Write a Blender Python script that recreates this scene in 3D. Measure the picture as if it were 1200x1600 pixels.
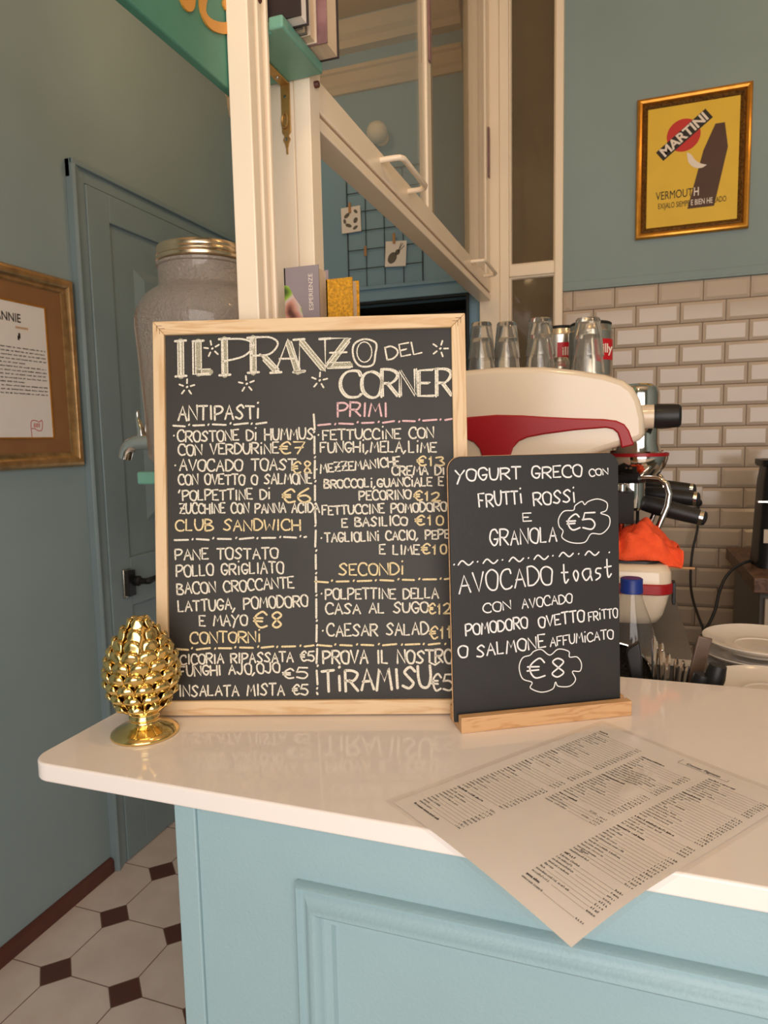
import bpy, bmesh, math, random
from math import sin, cos, pi, radians, hypot, atan2
from mathutils import Vector, Matrix
random.seed(7)
for _o in list(bpy.data.objects):
    bpy.data.objects.remove(_o)
SC = bpy.context.scene
COL = SC.collection

# ------------------------------------------------------------------ camera
EYE = Vector((0.0, 0.0, 1.45))
YAW, PITCH, ROLL = radians(19.266), radians(6.028), radians(-1.216)
_f = Vector((-sin(YAW) * cos(PITCH), cos(YAW) * cos(PITCH), -sin(PITCH)))
_r = _f.cross(Vector((0, 0, 1))).normalized()
_u = _r.cross(_f)
_r2 = cos(ROLL) * _r + sin(ROLL) * _u
_u2 = -sin(ROLL) * _r + cos(ROLL) * _u
cam_d = bpy.data.cameras.new('camera')
cam = bpy.data.objects.new('camera', cam_d)
COL.objects.link(cam)
cam.matrix_world = Matrix(((_r2.x, _u2.x, -_f.x, EYE.x), (_r2.y, _u2.y, -_f.y, EYE.y), (_r2.z, _u2.z, -_f.z, EYE.z), (0, 0, 0, 1)))
cam_d.sensor_fit = 'VERTICAL'
cam_d.sensor_height = 32.0
cam_d.lens = 1077.9 / 1600 * 32.0
cam_d.clip_start = 0.02
cam_d.dof.use_dof = True
cam_d.dof.focus_distance = 0.86
cam_d.dof.aperture_fstop = 11.0
SC.camera = cam

# ------------------------------------------------------------------ world, lights, exposure
SC.view_settings.view_transform = 'Standard'
SC.view_settings.look = 'None'
SC.view_settings.gamma = 1.0
SC.view_settings.exposure = 0.0
world = bpy.data.worlds.new('world')
SC.world = world
world.use_nodes = True
_bg = world.node_tree.nodes['Background']
_bg.inputs[0].default_value = (0.92, 0.88, 0.84, 1)
_bg.inputs[1].default_value = 0.8
# daylight through the shop front behind the camera
def area(name, loc, target, sx, sy, power, color):
    d = bpy.data.lights.new(name, 'AREA')
    d.shape = 'RECTANGLE'; d.size = sx; d.size_y = sy
    d.energy = power; d.color = color
    o = bpy.data.objects.new(name, d)
    COL.objects.link(o)
    o.location = loc
    o.rotation_euler = (Vector(target) - Vector(loc)).to_track_quat('-Z', 'Y').to_euler()
    return o
area('daylight', (0.62, -1.22, 1.66), (0.30, 3.0, 1.45), 2.0, 1.9, 48, (1.0, 0.905, 0.865))
LAMP_POWER = [7.5, 5.0, 3.0, 4.0, 5.0]
LAMP_COLOR = (1.0, 0.67, 0.33)
LAMPS = [(-0.05, 0.62, 2.92), (0.95, 0.75, 2.92), (0.75, 2.05, 2.92), (-1.05, 2.05, 2.92), (-0.2, -0.6, 2.92)]

# ------------------------------------------------------------------ helpers: materials
def lin(c):
    return tuple(((v / 255) / 12.92 if v <= 10 else (((v / 255) + 0.055) / 1.055) ** 2.4) for v in c)
def new_mat(name):
    m = bpy.data.materials.new(name); m.use_nodes = True
    nt = m.node_tree
    return m, nt, nt.nodes['Principled BSDF']
def pm(name, rgb, rough=0.5, metal=0.0, var=0.06, scale=12.0, bump=0.0, bscale=60.0, trans=0.0, ior=1.45, coat=0.0, alpha=1.0, stretch=None, bdist=0.002):
    """procedural paint / metal / plastic: base colour with slight noise and optional noise bump. rgb is sRGB 0-255 of the thing itself."""
    m, nt, p = new_mat(name)
    c = lin(rgb)
    tc = nt.nodes.new('ShaderNodeTexCoord')
    src = tc.outputs['Object']
    if stretch:
        mp = nt.nodes.new('ShaderNodeMapping'); mp.inputs['Scale'].default_value = stretch
        nt.links.new(src, mp.inputs['Vector']); src = mp.outputs['Vector']
    n = nt.nodes.new('ShaderNodeTexNoise'); n.inputs['Scale'].default_value = scale; n.inputs['Detail'].default_value = 3
    nt.links.new(src, n.inputs['Vector'])
    r = nt.nodes.new('ShaderNodeValToRGB')
    r.color_ramp.elements[0].position = 0.3; r.color_ramp.elements[1].position = 0.7
    r.color_ramp.elements[0].color = (*[v * (1 - var) for v in c], 1)
    r.color_ramp.elements[1].color = (*[min(1, v * (1 + var)) for v in c], 1)
    nt.links.new(n.outputs['Fac'], r.inputs['Fac'])
    nt.links.new(r.outputs['Color'], p.inputs['Base Color'])
    p.inputs['Roughness'].default_value = rough
    p.inputs['Metallic'].default_value = metal
    p.inputs['Transmission Weight'].default_value = trans
    p.inputs['IOR'].default_value = ior
    p.inputs['Coat Weight'].default_value = coat
    p.inputs['Coat Roughness'].default_value = 0.08
    p.inputs['Alpha'].default_value = alpha
    if bump > 0:
        n2 = nt.nodes.new('ShaderNodeTexNoise'); n2.inputs['Scale'].default_value = bscale; n2.inputs['Detail'].default_value = 2
        nt.links.new(src, n2.inputs['Vector'])
        b = nt.nodes.new('ShaderNodeBump'); b.inputs['Strength'].default_value = bump; b.inputs['Distance'].default_value = bdist
        nt.links.new(n2.outputs['Fac'], b.inputs['Height'])
        nt.links.new(b.outputs['Normal'], p.inputs['Normal'])
    return m
def wood(name, light, dark, rough=0.45, scale=9.0, stretch=(1, 1, 1), dist=3.0, bump=0.05):
    m, nt, p = new_mat(name)
    tc = nt.nodes.new('ShaderNodeTexCoord')
    mp = nt.nodes.new('ShaderNodeMapping'); mp.inputs['Scale'].default_value = stretch
    nt.links.new(tc.outputs['Object'], mp.inputs['Vector'])
    n = nt.nodes.new('ShaderNodeTexNoise'); n.inputs['Scale'].default_value = scale; n.inputs['Detail'].default_value = 4; n.inputs['Distortion'].default_value = dist * 0.25
    nt.links.new(mp.outputs['Vector'], n.inputs['Vector'])
    mul = nt.nodes.new('ShaderNodeMath'); mul.operation = 'MULTIPLY'; mul.inputs[1].default_value = 5.0
    nt.links.new(n.outputs['Fac'], mul.inputs[0])
    fr = nt.nodes.new('ShaderNodeMath'); fr.operation = 'PINGPONG'; fr.inputs[1].default_value = 0.5
    nt.links.new(mul.outputs[0], fr.inputs[0])
    r = nt.nodes.new('ShaderNodeValToRGB')
    r.color_ramp.elements[0].position = 0.0; r.color_ramp.elements[1].position = 0.28
    r.color_ramp.elements[0].color = (*lin(dark), 1); r.color_ramp.elements[1].color = (*lin(light), 1)
    nt.links.new(fr.outputs[0], r.inputs['Fac'])
    nt.links.new(r.outputs['Color'], p.inputs['Base Color'])
    p.inputs['Roughness'].default_value = rough
    b = nt.nodes.new('ShaderNodeBump'); b.inputs['Strength'].default_value = bump; b.inputs['Distance'].default_value = 0.001
    nt.links.new(n.outputs['Fac'], b.inputs['Height']); nt.links.new(b.outputs['Normal'], p.inputs['Normal'])
    return m
def pane_mat(name, tint, refl=0.06, rough=0.0, op=0.0):
    """thin sheet glass: tinted transparency plus a fresnel reflection"""
    m = bpy.data.materials.new(name); m.use_nodes = True
    nt = m.node_tree
    for n in list(nt.nodes): nt.nodes.remove(n)
    out = nt.nodes.new('ShaderNodeOutputMaterial')
    tr = nt.nodes.new('ShaderNodeBsdfTransparent'); tr.inputs[0].default_value = (*tint, 1)
    gl = nt.nodes.new('ShaderNodeBsdfGlossy'); gl.inputs['Roughness'].default_value = rough
    lw0 = nt.nodes.new('ShaderNodeLayerWeight'); lw0.inputs['Blend'].default_value = 0.5
    lw = nt.nodes.new('ShaderNodeMath'); lw.operation = 'POWER'; lw.inputs[1].default_value = 5.0
    nt.links.new(lw0.outputs['Facing'], lw.inputs[0])
    ad = nt.nodes.new('ShaderNodeMath'); ad.operation = 'ADD'; ad.inputs[1].default_value = refl; ad.use_clamp = True
    nt.links.new(lw.outputs[0], ad.inputs[0])
    mx = nt.nodes.new('ShaderNodeMixShader')
    nt.links.new(ad.outputs[0], mx.inputs[0]); nt.links.new(tr.outputs[0], mx.inputs[1]); nt.links.new(gl.outputs[0], mx.inputs[2])
    if op > 0:
        df = nt.nodes.new('ShaderNodeBsdfDiffuse'); df.inputs[0].default_value = (0.72, 0.66, 0.60, 1)
        m2 = nt.nodes.new('ShaderNodeMixShader'); m2.inputs[0].default_value = op
        nt.links.new(mx.outputs[0], m2.inputs[1]); nt.links.new(df.outputs[0], m2.inputs[2]); mx = m2
    nt.links.new(mx.outputs[0], out.inputs[0])
    return m
def chalk(name, rgb, back, cover=0.45, scale=900.0):
    """rubbed chalk: grainy cover over the slate"""
    m, nt, p = new_mat(name)
    tc = nt.nodes.new('ShaderNodeTexCoord')
    n = nt.nodes.new('ShaderNodeTexNoise'); n.inputs['Scale'].default_value = scale; n.inputs['Detail'].default_value = 2
    nt.links.new(tc.outputs['Object'], n.inputs['Vector'])
    r = nt.nodes.new('ShaderNodeValToRGB')
    r.color_ramp.elements[0].position = cover - 0.12; r.color_ramp.elements[1].position = cover + 0.08
    r.color_ramp.elements[0].color = (*lin(back), 1); r.color_ramp.elements[1].color = (*lin(rgb), 1)
    nt.links.new(n.outputs['Fac'], r.inputs['Fac']); nt.links.new(r.outputs['Color'], p.inputs['Base Color'])
    p.inputs['Roughness'].default_value = 0.9
    p.inputs['Specular IOR Level'].default_value = 0.1
    return m

# ------------------------------------------------------------------ helpers: meshes
class MB:
    def __init__(s): s.v = []; s.f = []
    def add(s, vs, fs):
        o = len(s.v); s.v += [tuple(v) for v in vs]; s.f += [tuple(i + o for i in f) for f in fs]; return s
    def box(s, a, b):
        x0, y0, z0 = a; x1, y1, z1 = b
        return s.add([(x0, y0, z0), (x1, y0, z0), (x1, y1, z0), (x0, y1, z0), (x0, y0, z1), (x1, y0, z1), (x1, y1, z1), (x0, y1, z1)],
                     [(0, 3, 2, 1), (4, 5, 6, 7), (0, 1, 5, 4), (1, 2, 6, 5), (2, 3, 7, 6), (3, 0, 4, 7)])
    def prism(s, poly, axis, a, b):
        """poly of 2D points extruded along axis from a to b. axis 'y': (x,z); 'z': (x,y); 'x': (y,z)"""
        def P(p, t):
            return {'y': (p[0], t, p[1]), 'z': (p[0], p[1], t), 'x': (t, p[0], p[1])}[axis]
        n = len(poly)
        vs = [P(p, a) for p in poly] + [P(p, b) for p in poly]
        fs = [tuple(range(n)), tuple(range(2 * n - 1, n - 1, -1))] + [(i, i + n, (i + 1) % n + n, (i + 1) % n) for i in range(n)]
        return s.add(vs, fs)
    def lathe(s, prof, seg=32, c=(0, 0, 0), axis='z', cap=True):
        """prof: list of (r, h)"""
        def P(r, h, t):
            a, b = r * cos(t), r * sin(t)
            return {'z': (c[0] + a, c[1] + b, c[2] + h), 'x': (c[0] + h, c[1] + a, c[2] + b), 'y': (c[0] + b, c[1] + h, c[2] + a)}[axis]
        vs = [P(r, h, 2 * pi * k / seg) for r, h in prof for k in range(seg)]
        fs = []
        for i in range(len(prof) - 1):
            for k in range(seg):
                k2 = (k + 1) % seg
                fs.append((i * seg + k, i * seg + k2, (i + 1) * seg + k2, (i + 1) * seg + k))
        if cap:
            if prof[0][0] > 1e-6: fs.append(tuple(range(seg - 1, -1, -1)))
            if prof[-1][0] > 1e-6: fs.append(tuple((len(prof) - 1) * seg + k for k in range(seg)))
        return s.add(vs, fs)
    def tube(s, pts, r, seg=10, cap=True):
        pts = [Vector(p) for p in pts]; n = len(pts)
        rs = r if isinstance(r, (list, tuple)) else [r] * n
        t0 = (pts[1] - pts[0]).normalized()
        up = Vector((0, 0, 1)) if abs(t0.z) < 0.9 else Vector((1, 0, 0))
        nx = t0.cross(up).normalized()
        vs = []
        for i in range(n):
            t = ((pts[min(i + 1, n - 1)] - pts[i]).normalized() + (pts[i] - pts[max(i - 1, 0)]).normalized())
            t = t.normalized() if t.length > 1e-9 else t0
            nx = (nx - t * nx.dot(t)).normalized(); ny = t.cross(nx)
            for k in range(seg):
                a = 2 * pi * k / seg
                vs.append(pts[i] + nx * (rs[i] * cos(a)) + ny * (rs[i] * sin(a)))
        fs = []
        for i in range(n - 1):
            for k in range(seg):
                k2 = (k + 1) % seg
                fs.append((i * seg + k, i * seg + k2, (i + 1) * seg + k2, (i + 1) * seg + k))
        if cap:
            fs.append(tuple(range(seg - 1, -1, -1))); fs.append(tuple((n - 1) * seg + k for k in range(seg)))
        return s.add(vs, fs)
    def grid(s, nx, ny, fn):
        vs = [fn(i / nx, j / ny) for j in range(ny + 1) for i in range(nx + 1)]
        fs = [(j * (nx + 1) + i, j * (nx + 1) + i + 1, (j + 1) * (nx + 1) + i + 1, (j + 1) * (nx + 1) + i) for j in range(ny) for i in range(nx)]
        return s.add(vs, fs)
    def sphere(s, c, r, seg=20, rings=12, sq=(1, 1, 1)):
        prof = [(r * sin(pi * i / rings), -r * cos(pi * i / rings)) for i in range(rings + 1)]
        o = len(s.v); s.lathe([(max(p[0], 1e-5), p[1]) for p in prof], seg)
        for i in range(o, len(s.v)):
            v = s.v[i]; s.v[i] = (c[0] + v[0] * sq[0], c[1] + v[1] * sq[1], c[2] + v[2] * sq[2])
        return s
    def build(s, name, mat, parent=None, bev=0.0, smooth=True, angle=40, sub=0, solid=0.0):
        me = bpy.data.meshes.new(name)
        me.from_pydata(s.v, [], s.f); me.update()
        bm = bmesh.new(); bm.from_mesh(me)
        bmesh.ops.recalc_face_normals(bm, faces=bm.faces)
        bm.to_mesh(me); bm.free()
        if smooth:
            for p in me.polygons: p.use_smooth = True
            me.set_sharp_from_angle(angle=radians(angle))
        me.materials.append(mat)
        o = bpy.data.objects.new(name, me); COL.objects.link(o)
        if parent is not None: o.parent = parent
        if solid:
            md = o.modifiers.new('thickness', 'SOLIDIFY'); md.thickness = solid; md.offset = 0
        if bev:
            md = o.modifiers.new('bevel', 'BEVEL'); md.width = bev; md.segments = 3; md.limit_method = 'ANGLE'; md.angle_limit = radians(35)
            md.harden_normals = False
        if sub:
            md = o.modifiers.new('subdivision', 'SUBSURF'); md.levels = sub; md.render_levels = sub
        return o
def tag(o, label, cat, group=None):
    o['label'] = label; o['category'] = cat
    if group: o['group'] = group
    return o
def struct(o, label=None):
    o['kind'] = 'structure'
    if label: o['label'] = label
    return o
def thing(name, label, cat, loc=(0, 0, 0), group=None, mat=None):
    o = bpy.data.objects.new(name, None); COL.objects.link(o)
    o.empty_display_size = 0.02
    if mat is not None: o.matrix_world = mat
    else: o.location = loc
    return tag(o, label, cat, group)
def copy_tree(o, parent=None):
    c = o.copy(); COL.objects.link(c)
    if parent is not None: c.parent = parent
    for ch in list(o.children): copy_tree(ch, c)
    return c
def text_obj(name, body, size, mat, parent, loc, rot=(0, 0, 0), align='CENTER', sx=1.0, bold=0.0, depth=0.0):
    cu = bpy.data.curves.new(name, 'FONT'); cu.body = body; cu.size = size; cu.align_x = align; cu.align_y = 'CENTER'
    cu.offset = bold; cu.extrude = depth
    cu.materials.append(mat)
    tmp = bpy.data.objects.new(name, cu); COL.objects.link(tmp)
    me = bpy.data.meshes.new_from_object(tmp.evaluated_get(bpy.context.evaluated_depsgraph_get()))
    me.name = name
    bpy.data.objects.remove(tmp); bpy.data.curves.remove(cu)
    if not me.materials: me.materials.append(mat)
    o = bpy.data.objects.new(name, me); COL.objects.link(o)
    o.parent = parent; o.location = loc; o.rotation_euler = rot; o.scale = (sx, 1, 1)
    return o
def frame_sweep(mb, rect, prof, to3):
    """mitred frame: rect (x0,y0,x1,y1) outer; prof list of (inset, height); to3(x,y,h)->point"""
    x0, y0, x1, y1 = rect; n = len(prof); vs = []
    for (i, h) in prof:
        vs += [to3(x0 + i, y0 + i, h), to3(x1 - i, y0 + i, h), to3(x1 - i, y1 - i, h), to3(x0 + i, y1 - i, h)]
    fs = []
    for a in range(n):
        b = (a + 1) % n
        for k in range(4):
            k2 = (k + 1) % 4
            fs.append((a * 4 + k, a * 4 + k2, b * 4 + k2, b * 4 + k))
    return mb.add(vs, fs)

# ------------------------------------------------------------------ helpers: hand lettering (single strokes on a 6 x 10 grid, 'c' curves, 'l' straight)
G = {
 'A': 'l00 3a 60,l14 54', 'B': 'l00 0a,c0a 3a 58 36 05,c05 45 62 40 00', 'C': 'c68 5a 2a 07 03 20 50 61', 'D': 'l00 0a,c0a 3a 67 63 30 00',
 'E': 'l6a 0a 00 60,l05 45', 'F': 'l6a 0a 00,l05 45', 'G': 'c68 4a 19 05 12 30 51 64,l64 34', 'H': 'l0a 00,l6a 60,l05 65', 'I': 'l3a 30',
 'J': 'c5a 53 30 02', 'L': 'l0a 00 50', 'M': 'l00 1a 34 5a 60', 'N': 'l00 0a 60 6a', 'O': 'c3a 08 03 20 50 64 68 3a', 'P': 'l00 0a,c0a 4a 68 45 04',
 'R': 'l00 0a,c0a 4a 68 45 05,l25 60', 'S': 'c68 4a 18 26 44 52 30 01', 'T': 'l0a 6a,l3a 30', 'U': 'c0a 05 11 30 51 65 6a', 'V': 'l0a 30 6a',
 'W': 'l0a 10 36 50 6a', 'Y': 'l0a 35 6a,l35 1-', 'Z': 'l0a 6a 00 60,l15 55', '€': 'c68 4a 17 13 30 61,l06 46,l04 44',
 '0': 'c3a 18 12 30 52 58 3a', '1': 'l17 3a 30', '2': 'c08 3a 58 44 00,l00 60', '3': 'c09 4a 58 36,c36 62 30 01', '4': 'l4a 03 63,l46 40',
 '5': 'l6a 1a 06,c06 46 63 40 01', '6': 'c5a 16 03 30 62 45 04', '7': 'l0a 6a 20,l15 55', '8': 'c35 18 3a 58 35 12 30 52 35',
 'i': 'l37 30,d3b', '.': 'd25', ',': 'l31 1-', "'": 'l3a 28', 't': 'c2a 23 30 52,l06 56', 'o': 'c36 14 30 54 36', 'a': 'c56 26 04 20 53 56,c56 53 60', 's': 'c56 26 14 43 41 10',
}
NARROW = {'I': 0.35, 'i': 0.35, '.': 0.45, ',': 0.4, "'": 0.4, '1': 0.6, ' ': 0.75, 'M': 1.2, 'W': 1.3, 'E': 0.85, 'L': 0.85, 'F': 0.85, 't': 0.8, 'o': 0.85, 's': 0.85}
def _pt(s): return (int(s[0], 16), -2.0 if s[1] == '-' else float(int(s[1], 16)))
def smooth_line(pts, n=6):
    if len(pts) < 3: return pts
    closed = pts[0] == pts[-1]
    out = []
    for i in range(len(pts) - 1):
        p1, p2 = pts[i], pts[i + 1]
        p0 = pts[i - 1] if i > 0 else (pts[-2] if closed else p1)
        p3 = pts[i + 2] if i + 2 < len(pts) else (pts[1] if closed else p2)
        for k in range(n):
            t = k / n; t2 = t * t; t3 = t2 * t
            out.append(tuple(0.5 * (2 * p1[j] + (p2[j] - p0[j]) * t + (2 * p0[j] - 5 * p1[j] + 4 * p2[j] - p3[j]) * t2 + (3 * p1[j] - p0[j] - 3 * p2[j] + p3[j]) * t3) for j in (0, 1)))
    out.append(pts[-1])
    return out
def glyph(ch):
    """strokes in a box 0..1 x 0..1, with a little hand wobble"""
    res = []
    for st in G[ch].split(','):
        if st[0] == 'd':
            x, y = _pt(st[1:3]); res.append([(x / 6, y / 10), (x / 6 + 0.04, y / 10 + 0.03)]); continue
        pts = [_pt(q) for q in st[1:].split()]
        pts = [(x / 6 + random.uniform(-.03, .03), y / 10 + random.uniform(-.025, .025)) for x, y in pts]
        if st[0] == 'c':
            if G[ch].count('c') == 1 and st[1:3] == st[-2:]: pts[-1] = pts[0]
            pts = smooth_line(pts, 5)
        res.append(pts)
    return res
def hand_text(txt, x0, y0, x1, y1, cap):
    """strokes of a line of text running from (x0,y0) to (x1,y1)"""
    adv = [NARROW.get(c, 1.0) for c in txt]
    gap = 0.28
    total = sum(adv) + gap * (len(txt) - 1)
    L = hypot(x1 - x0, y1 - y0); unit = L / total
    ux, uy = (x1 - x0) / L, (y1 - y0) / L
    out = []; pos = 0.0
    for c, a in zip(txt, adv):
        if c != ' ':
            k = cap * random.uniform(.93, 1.07); dy = random.uniform(-.04, .04) * cap
            for st in glyph(c):
                w = a * unit
                if c in 'Ii.,\'': w = unit; sh = -unit * (1 - a) / 2
                else: sh = 0
                out.append([(x0 + ux * (pos + sh + px * w) - uy * (py * k + dy) , y0 + uy * (pos + sh + px * w) + ux * (py * k + dy)) for px, py in st])
        pos += (a + gap) * unit
    return out
def ribbon(mb, pts, w, to3, h=0.0):
    """flat stroke of width w with rounded ends laid on a surface"""
    P = [Vector(p) for p in pts]
    Q = [P[0]]
    for p in P[1:]:
        if (p - Q[-1]).length > w * 0.15: Q.append(p)
    if len(Q) < 2: Q.append(Q[0] + Vector((w * 0.3, 0)))
    n = len(Q); vs = []; fs = []
    d0 = (Q[1] - Q[0]).normalized(); d1 = (Q[-1] - Q[-2]).normalized()
    def off(q, d, a): return q + (d * cos(a) + Vector((-d.y, d.x)) * sin(a)) * (w / 2)
    pts2 = []
    for i in range(n):
        t = (Q[min(i + 1, n - 1)] - Q[max(i - 1, 0)])
        t = t.normalized() if t.length > 1e-9 else d0
        nn = Vector((-t.y, t.x)) * (w / 2)
        pts2 += [Q[i] + nn, Q[i] - nn]
    vs = [to3(p.x, p.y, h) for p in pts2]
    fs = [(2 * i, 2 * i + 1, 2 * i + 3, 2 * i + 2) for i in range(n - 1)]
    mb.add(vs, fs)
    for q, d in ((Q[0], -d0), (Q[-1], d1)):
        cv = [off(q, d, a) for a in (-pi / 2, -pi / 4, 0, pi / 4, pi / 2)]
        mb.add([to3(p.x, p.y, h) for p in cv], [(0, 1, 2, 3, 4)])

# ------------------------------------------------------------------ materials
M = {}
M['wall'] = pm('wall_paint', (150, 168, 170), 0.75, var=0.04, scale=3, bump=0.08, bscale=90)
M['wall_dim'] = pm('wall_paint_dimmed', (140, 157, 155), 0.75, var=0.04, scale=3, bump=0.08, bscale=90)  # wall paint darkened: weaker light on the back wall put into the colour
M['door'] = pm('door_paint', (136, 154, 158), 0.4, var=0.04, scale=5, bump=0.06, bscale=70)
M['teal'] = pm('bar_front_paint', (151, 179, 184), 0.42, var=0.03, scale=5, bump=0.22, bscale=260)
M['backteal'] = pm('rear_wall_paint', (130, 164, 184), 0.6, var=0.03, scale=4, bump=0.05)
M['white'] = pm('countertop_stone', (243, 234, 226), 0.075, var=0.01, scale=9)
M['cream'] = pm('cream_lacquer', (250, 232, 206), 0.3, var=0.02, scale=6, bump=0.04, bscale=40)
M['ceiling'] = pm('ceiling_paint', (208, 184, 152), 0.9, var=0.02)  # tan tint set to warm the light bounced off the unseen ceiling
M['skirting'] = pm('skirting_wood', (96, 56, 46), 0.45, var=0.1)
M['mint'] = pm('mint_lacquer', (112, 164, 144), 0.35, var=0.05, scale=20, bump=0.08)
M['jade'] = pm('jade_signboard', (70, 130, 110), 0.45, var=0.05, scale=20)
M['goldpaint'] = pm('gold_letter_paint', (214, 152, 66), 0.4, metal=0.3, var=0.06)
M['gold'] = pm('polished_gold', (238, 208, 138), 0.15, metal=1.0, var=0.08, scale=30, bump=0.25, bscale=45)
M['chrome'] = pm('chrome', (226, 222, 216), 0.08, metal=1.0, var=0.02)
M['steel'] = pm('brushed_steel', (190, 184, 174), 0.25, metal=1.0, var=0.05)
M['brass'] = pm('brass', (198, 156, 92), 0.42, metal=0.7, var=0.1, scale=60)
M['black'] = pm('black_plastic', (30, 30, 31), 0.42, var=0.08)
M['blackwire'] = pm('black_wire', (38, 44, 46), 0.5, var=0.05)
M['slate'] = pm('chalkboard_slate', (47, 44, 39), 0.55, var=0.16, scale=7, bump=0.03, bscale=400)
M['signblack'] = pm('sign_black', (43, 42, 41), 0.5, var=0.05, scale=40, bump=0.1, bscale=500)
M['pine_h'] = wood('pine_rail', (224, 194, 152), (208, 170, 122), 0.5, 5.0, (0.9, 9, 9), 2)
M['pine_v'] = wood('pine_stile', (224, 194, 152), (208, 170, 122), 0.5, 5.0, (9, 0.9, 9), 2)
M['beech'] = wood('beech_base', (214, 170, 122), (196, 146, 98), 0.5, 9.0, (1, 10, 10), 2)
M['walnut'] = wood('worktop_wood', (120, 88, 68), (86, 60, 46), 0.5, 6.0, (3, 1, 6), 2)
M['chalk'] = chalk('white_chalk', (236, 228, 208), (96, 92, 84), 0.40)
M['chalk_y'] = chalk('yellow_chalk', (238, 216, 166), (98, 90, 74), 0.40)
M['chalk_p'] = chalk('pink_chalk', (232, 190, 190), (98, 84, 80), 0.40)
M['chalk_s'] = chalk('soft_chalk_fill', (206, 200, 172), (84, 80, 70), 0.50, 1100)
M['dust'] = chalk('chalk_smear', (92, 88, 82), (58, 55, 51), 0.52, 300)
M['ink_white'] = pm('white_marker', (236, 234, 230), 0.6, var=0.02)
M['paper'] = pm('white_paper', (242, 236, 230), 0.8, var=0.02)
M['print'] = pm('print_ink', (58, 50, 48), 0.8, var=0.1)
M['print_faint'] = pm('print_leader', (178, 164, 154), 0.8, var=0.05)
M['laminate'] = pane_mat('laminate_film', (0.985, 0.98, 0.975), 0.02, 0.12, 0.04)
M['pane'] = pane_mat('window_glass', (0.93, 0.92, 0.89), 0.05, 0.0, 0.06)
M['darkpane'] = pm('dark_glass', (102, 88, 68), 0.06, var=0.1, scale=4)
M['glass'] = pm('tumbler_glass', (248, 246, 240), 0.02, trans=0.95, var=0.0, ior=1.45)
M['jarglass'] = pm('jar_glass', (236, 218, 200), 0.10, trans=0.74, var=0.06, scale=150, ior=1.42, bump=1.0, bscale=210, bdist=0.005, coat=0.6)
M['lid'] = pm('jar_lid_metal', (222, 198, 166), 0.24, metal=1.0, var=0.04)
M['pet'] = pane_mat('bottle_plastic', (0.965, 0.96, 0.945), 0.05, 0.05, 0.05)
M['bluecap'] = pm('blue_cap', (28, 52, 130), 0.4, var=0.05)
M['machine'] = pm('machine_enamel', (226, 208, 182), 0.16, var=0.01, coat=0.4)
M['red'] = pm('red_enamel', (160, 20, 26), 0.34, var=0.04)
M['orange'] = pm('orange_cloth', (255, 92, 48), 0.95, var=0.1, scale=60, bump=0.9, bscale=420)
M['tile'] = pm('glazed_tile', (198, 180, 160), 0.12, var=0.02, scale=4, bump=0.05, bscale=14)
M['grout'] = pm('tile_grout', (120, 98, 80), 0.9, var=0.1)
M['bronze'] = pm('antique_gold_frame', (190, 152, 104), 0.28, metal=0.8, var=0.22, scale=30, bump=0.15, bscale=60)
M['goldframe'] = pm('gilt_frame', (206, 142, 52), 0.3, metal=0.7, var=0.14, scale=40)
M['carved'] = pm('carved_gilt', (112, 78, 36), 0.45, metal=0.6, var=0.6, scale=150, bump=1.0, bscale=260)
M['mat_brown'] = pm('brown_mount', (150, 106, 66), 0.7, var=0.06)
M['yellow'] = pm('poster_yellow', (232, 190, 62), 0.6, var=0.04)
M['posterred'] = pm('poster_red', (200, 52, 46), 0.6, var=0.03)
M['posterbrown'] = pm('poster_brown', (84, 58, 44), 0.6, var=0.05)
M['posterwhite'] = pm('poster_white', (236, 222, 206), 0.6, var=0.02)
M['posterblack'] = pm('poster_black', (40, 36, 30), 0.6, var=0.02)
M['pagecream'] = pm('book_pages', (222, 200, 172), 0.8, var=0.12, scale=8, stretch=(60, 1, 1))
M['greybook'] = pm('grey_book_cover', (150, 138, 142), 0.4, var=0.05)
M['yellowbook'] = pm('mustard_cloth_cover', (204, 146, 30), 0.7, var=0.35, scale=300, bump=0.5, bscale=400)
M['darkcover'] = pm('dark_book_cover', (46, 36, 36), 0.45, var=0.15, scale=40)
M['mauvecover'] = pm('mauve_book_cover', (140, 104, 104), 0.5, var=0.25, scale=30)
M['creamcover'] = pm('pale_book_cover', (210, 192, 170), 0.5, var=0.08)
M['orangepage'] = pm('orange_page_edge', (190, 112, 80), 0.7, var=0.2, scale=40)
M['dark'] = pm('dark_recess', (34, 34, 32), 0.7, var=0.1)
M['greyset'] = pm('grey_laminate', (104, 98, 90), 0.4, var=0.06)
M['plate'] = pm('white_porcelain', (232, 222, 208), 0.14, var=0.01)
M['can'] = pm('can_metal', (196, 190, 180), 0.24, metal=0.9, var=0.04)
M['canred'] = pm('can_label_red', (196, 22, 34), 0.4, var=0.02)
M['greyplastic'] = pm('smoky_plastic', (120, 98, 82), 0.3, var=0.12, trans=0.25, scale=40)
M['lampglass'] = pm('opal_lamp', (244, 236, 222), 0.35, var=0.01)
M['peg'] = pm('peg_wood', (186, 140, 96), 0.6, var=0.1)
M['mesh'] = pm('sieve_mesh', (120, 112, 100), 0.35, metal=0.9, var=0.7, scale=520)
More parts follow.
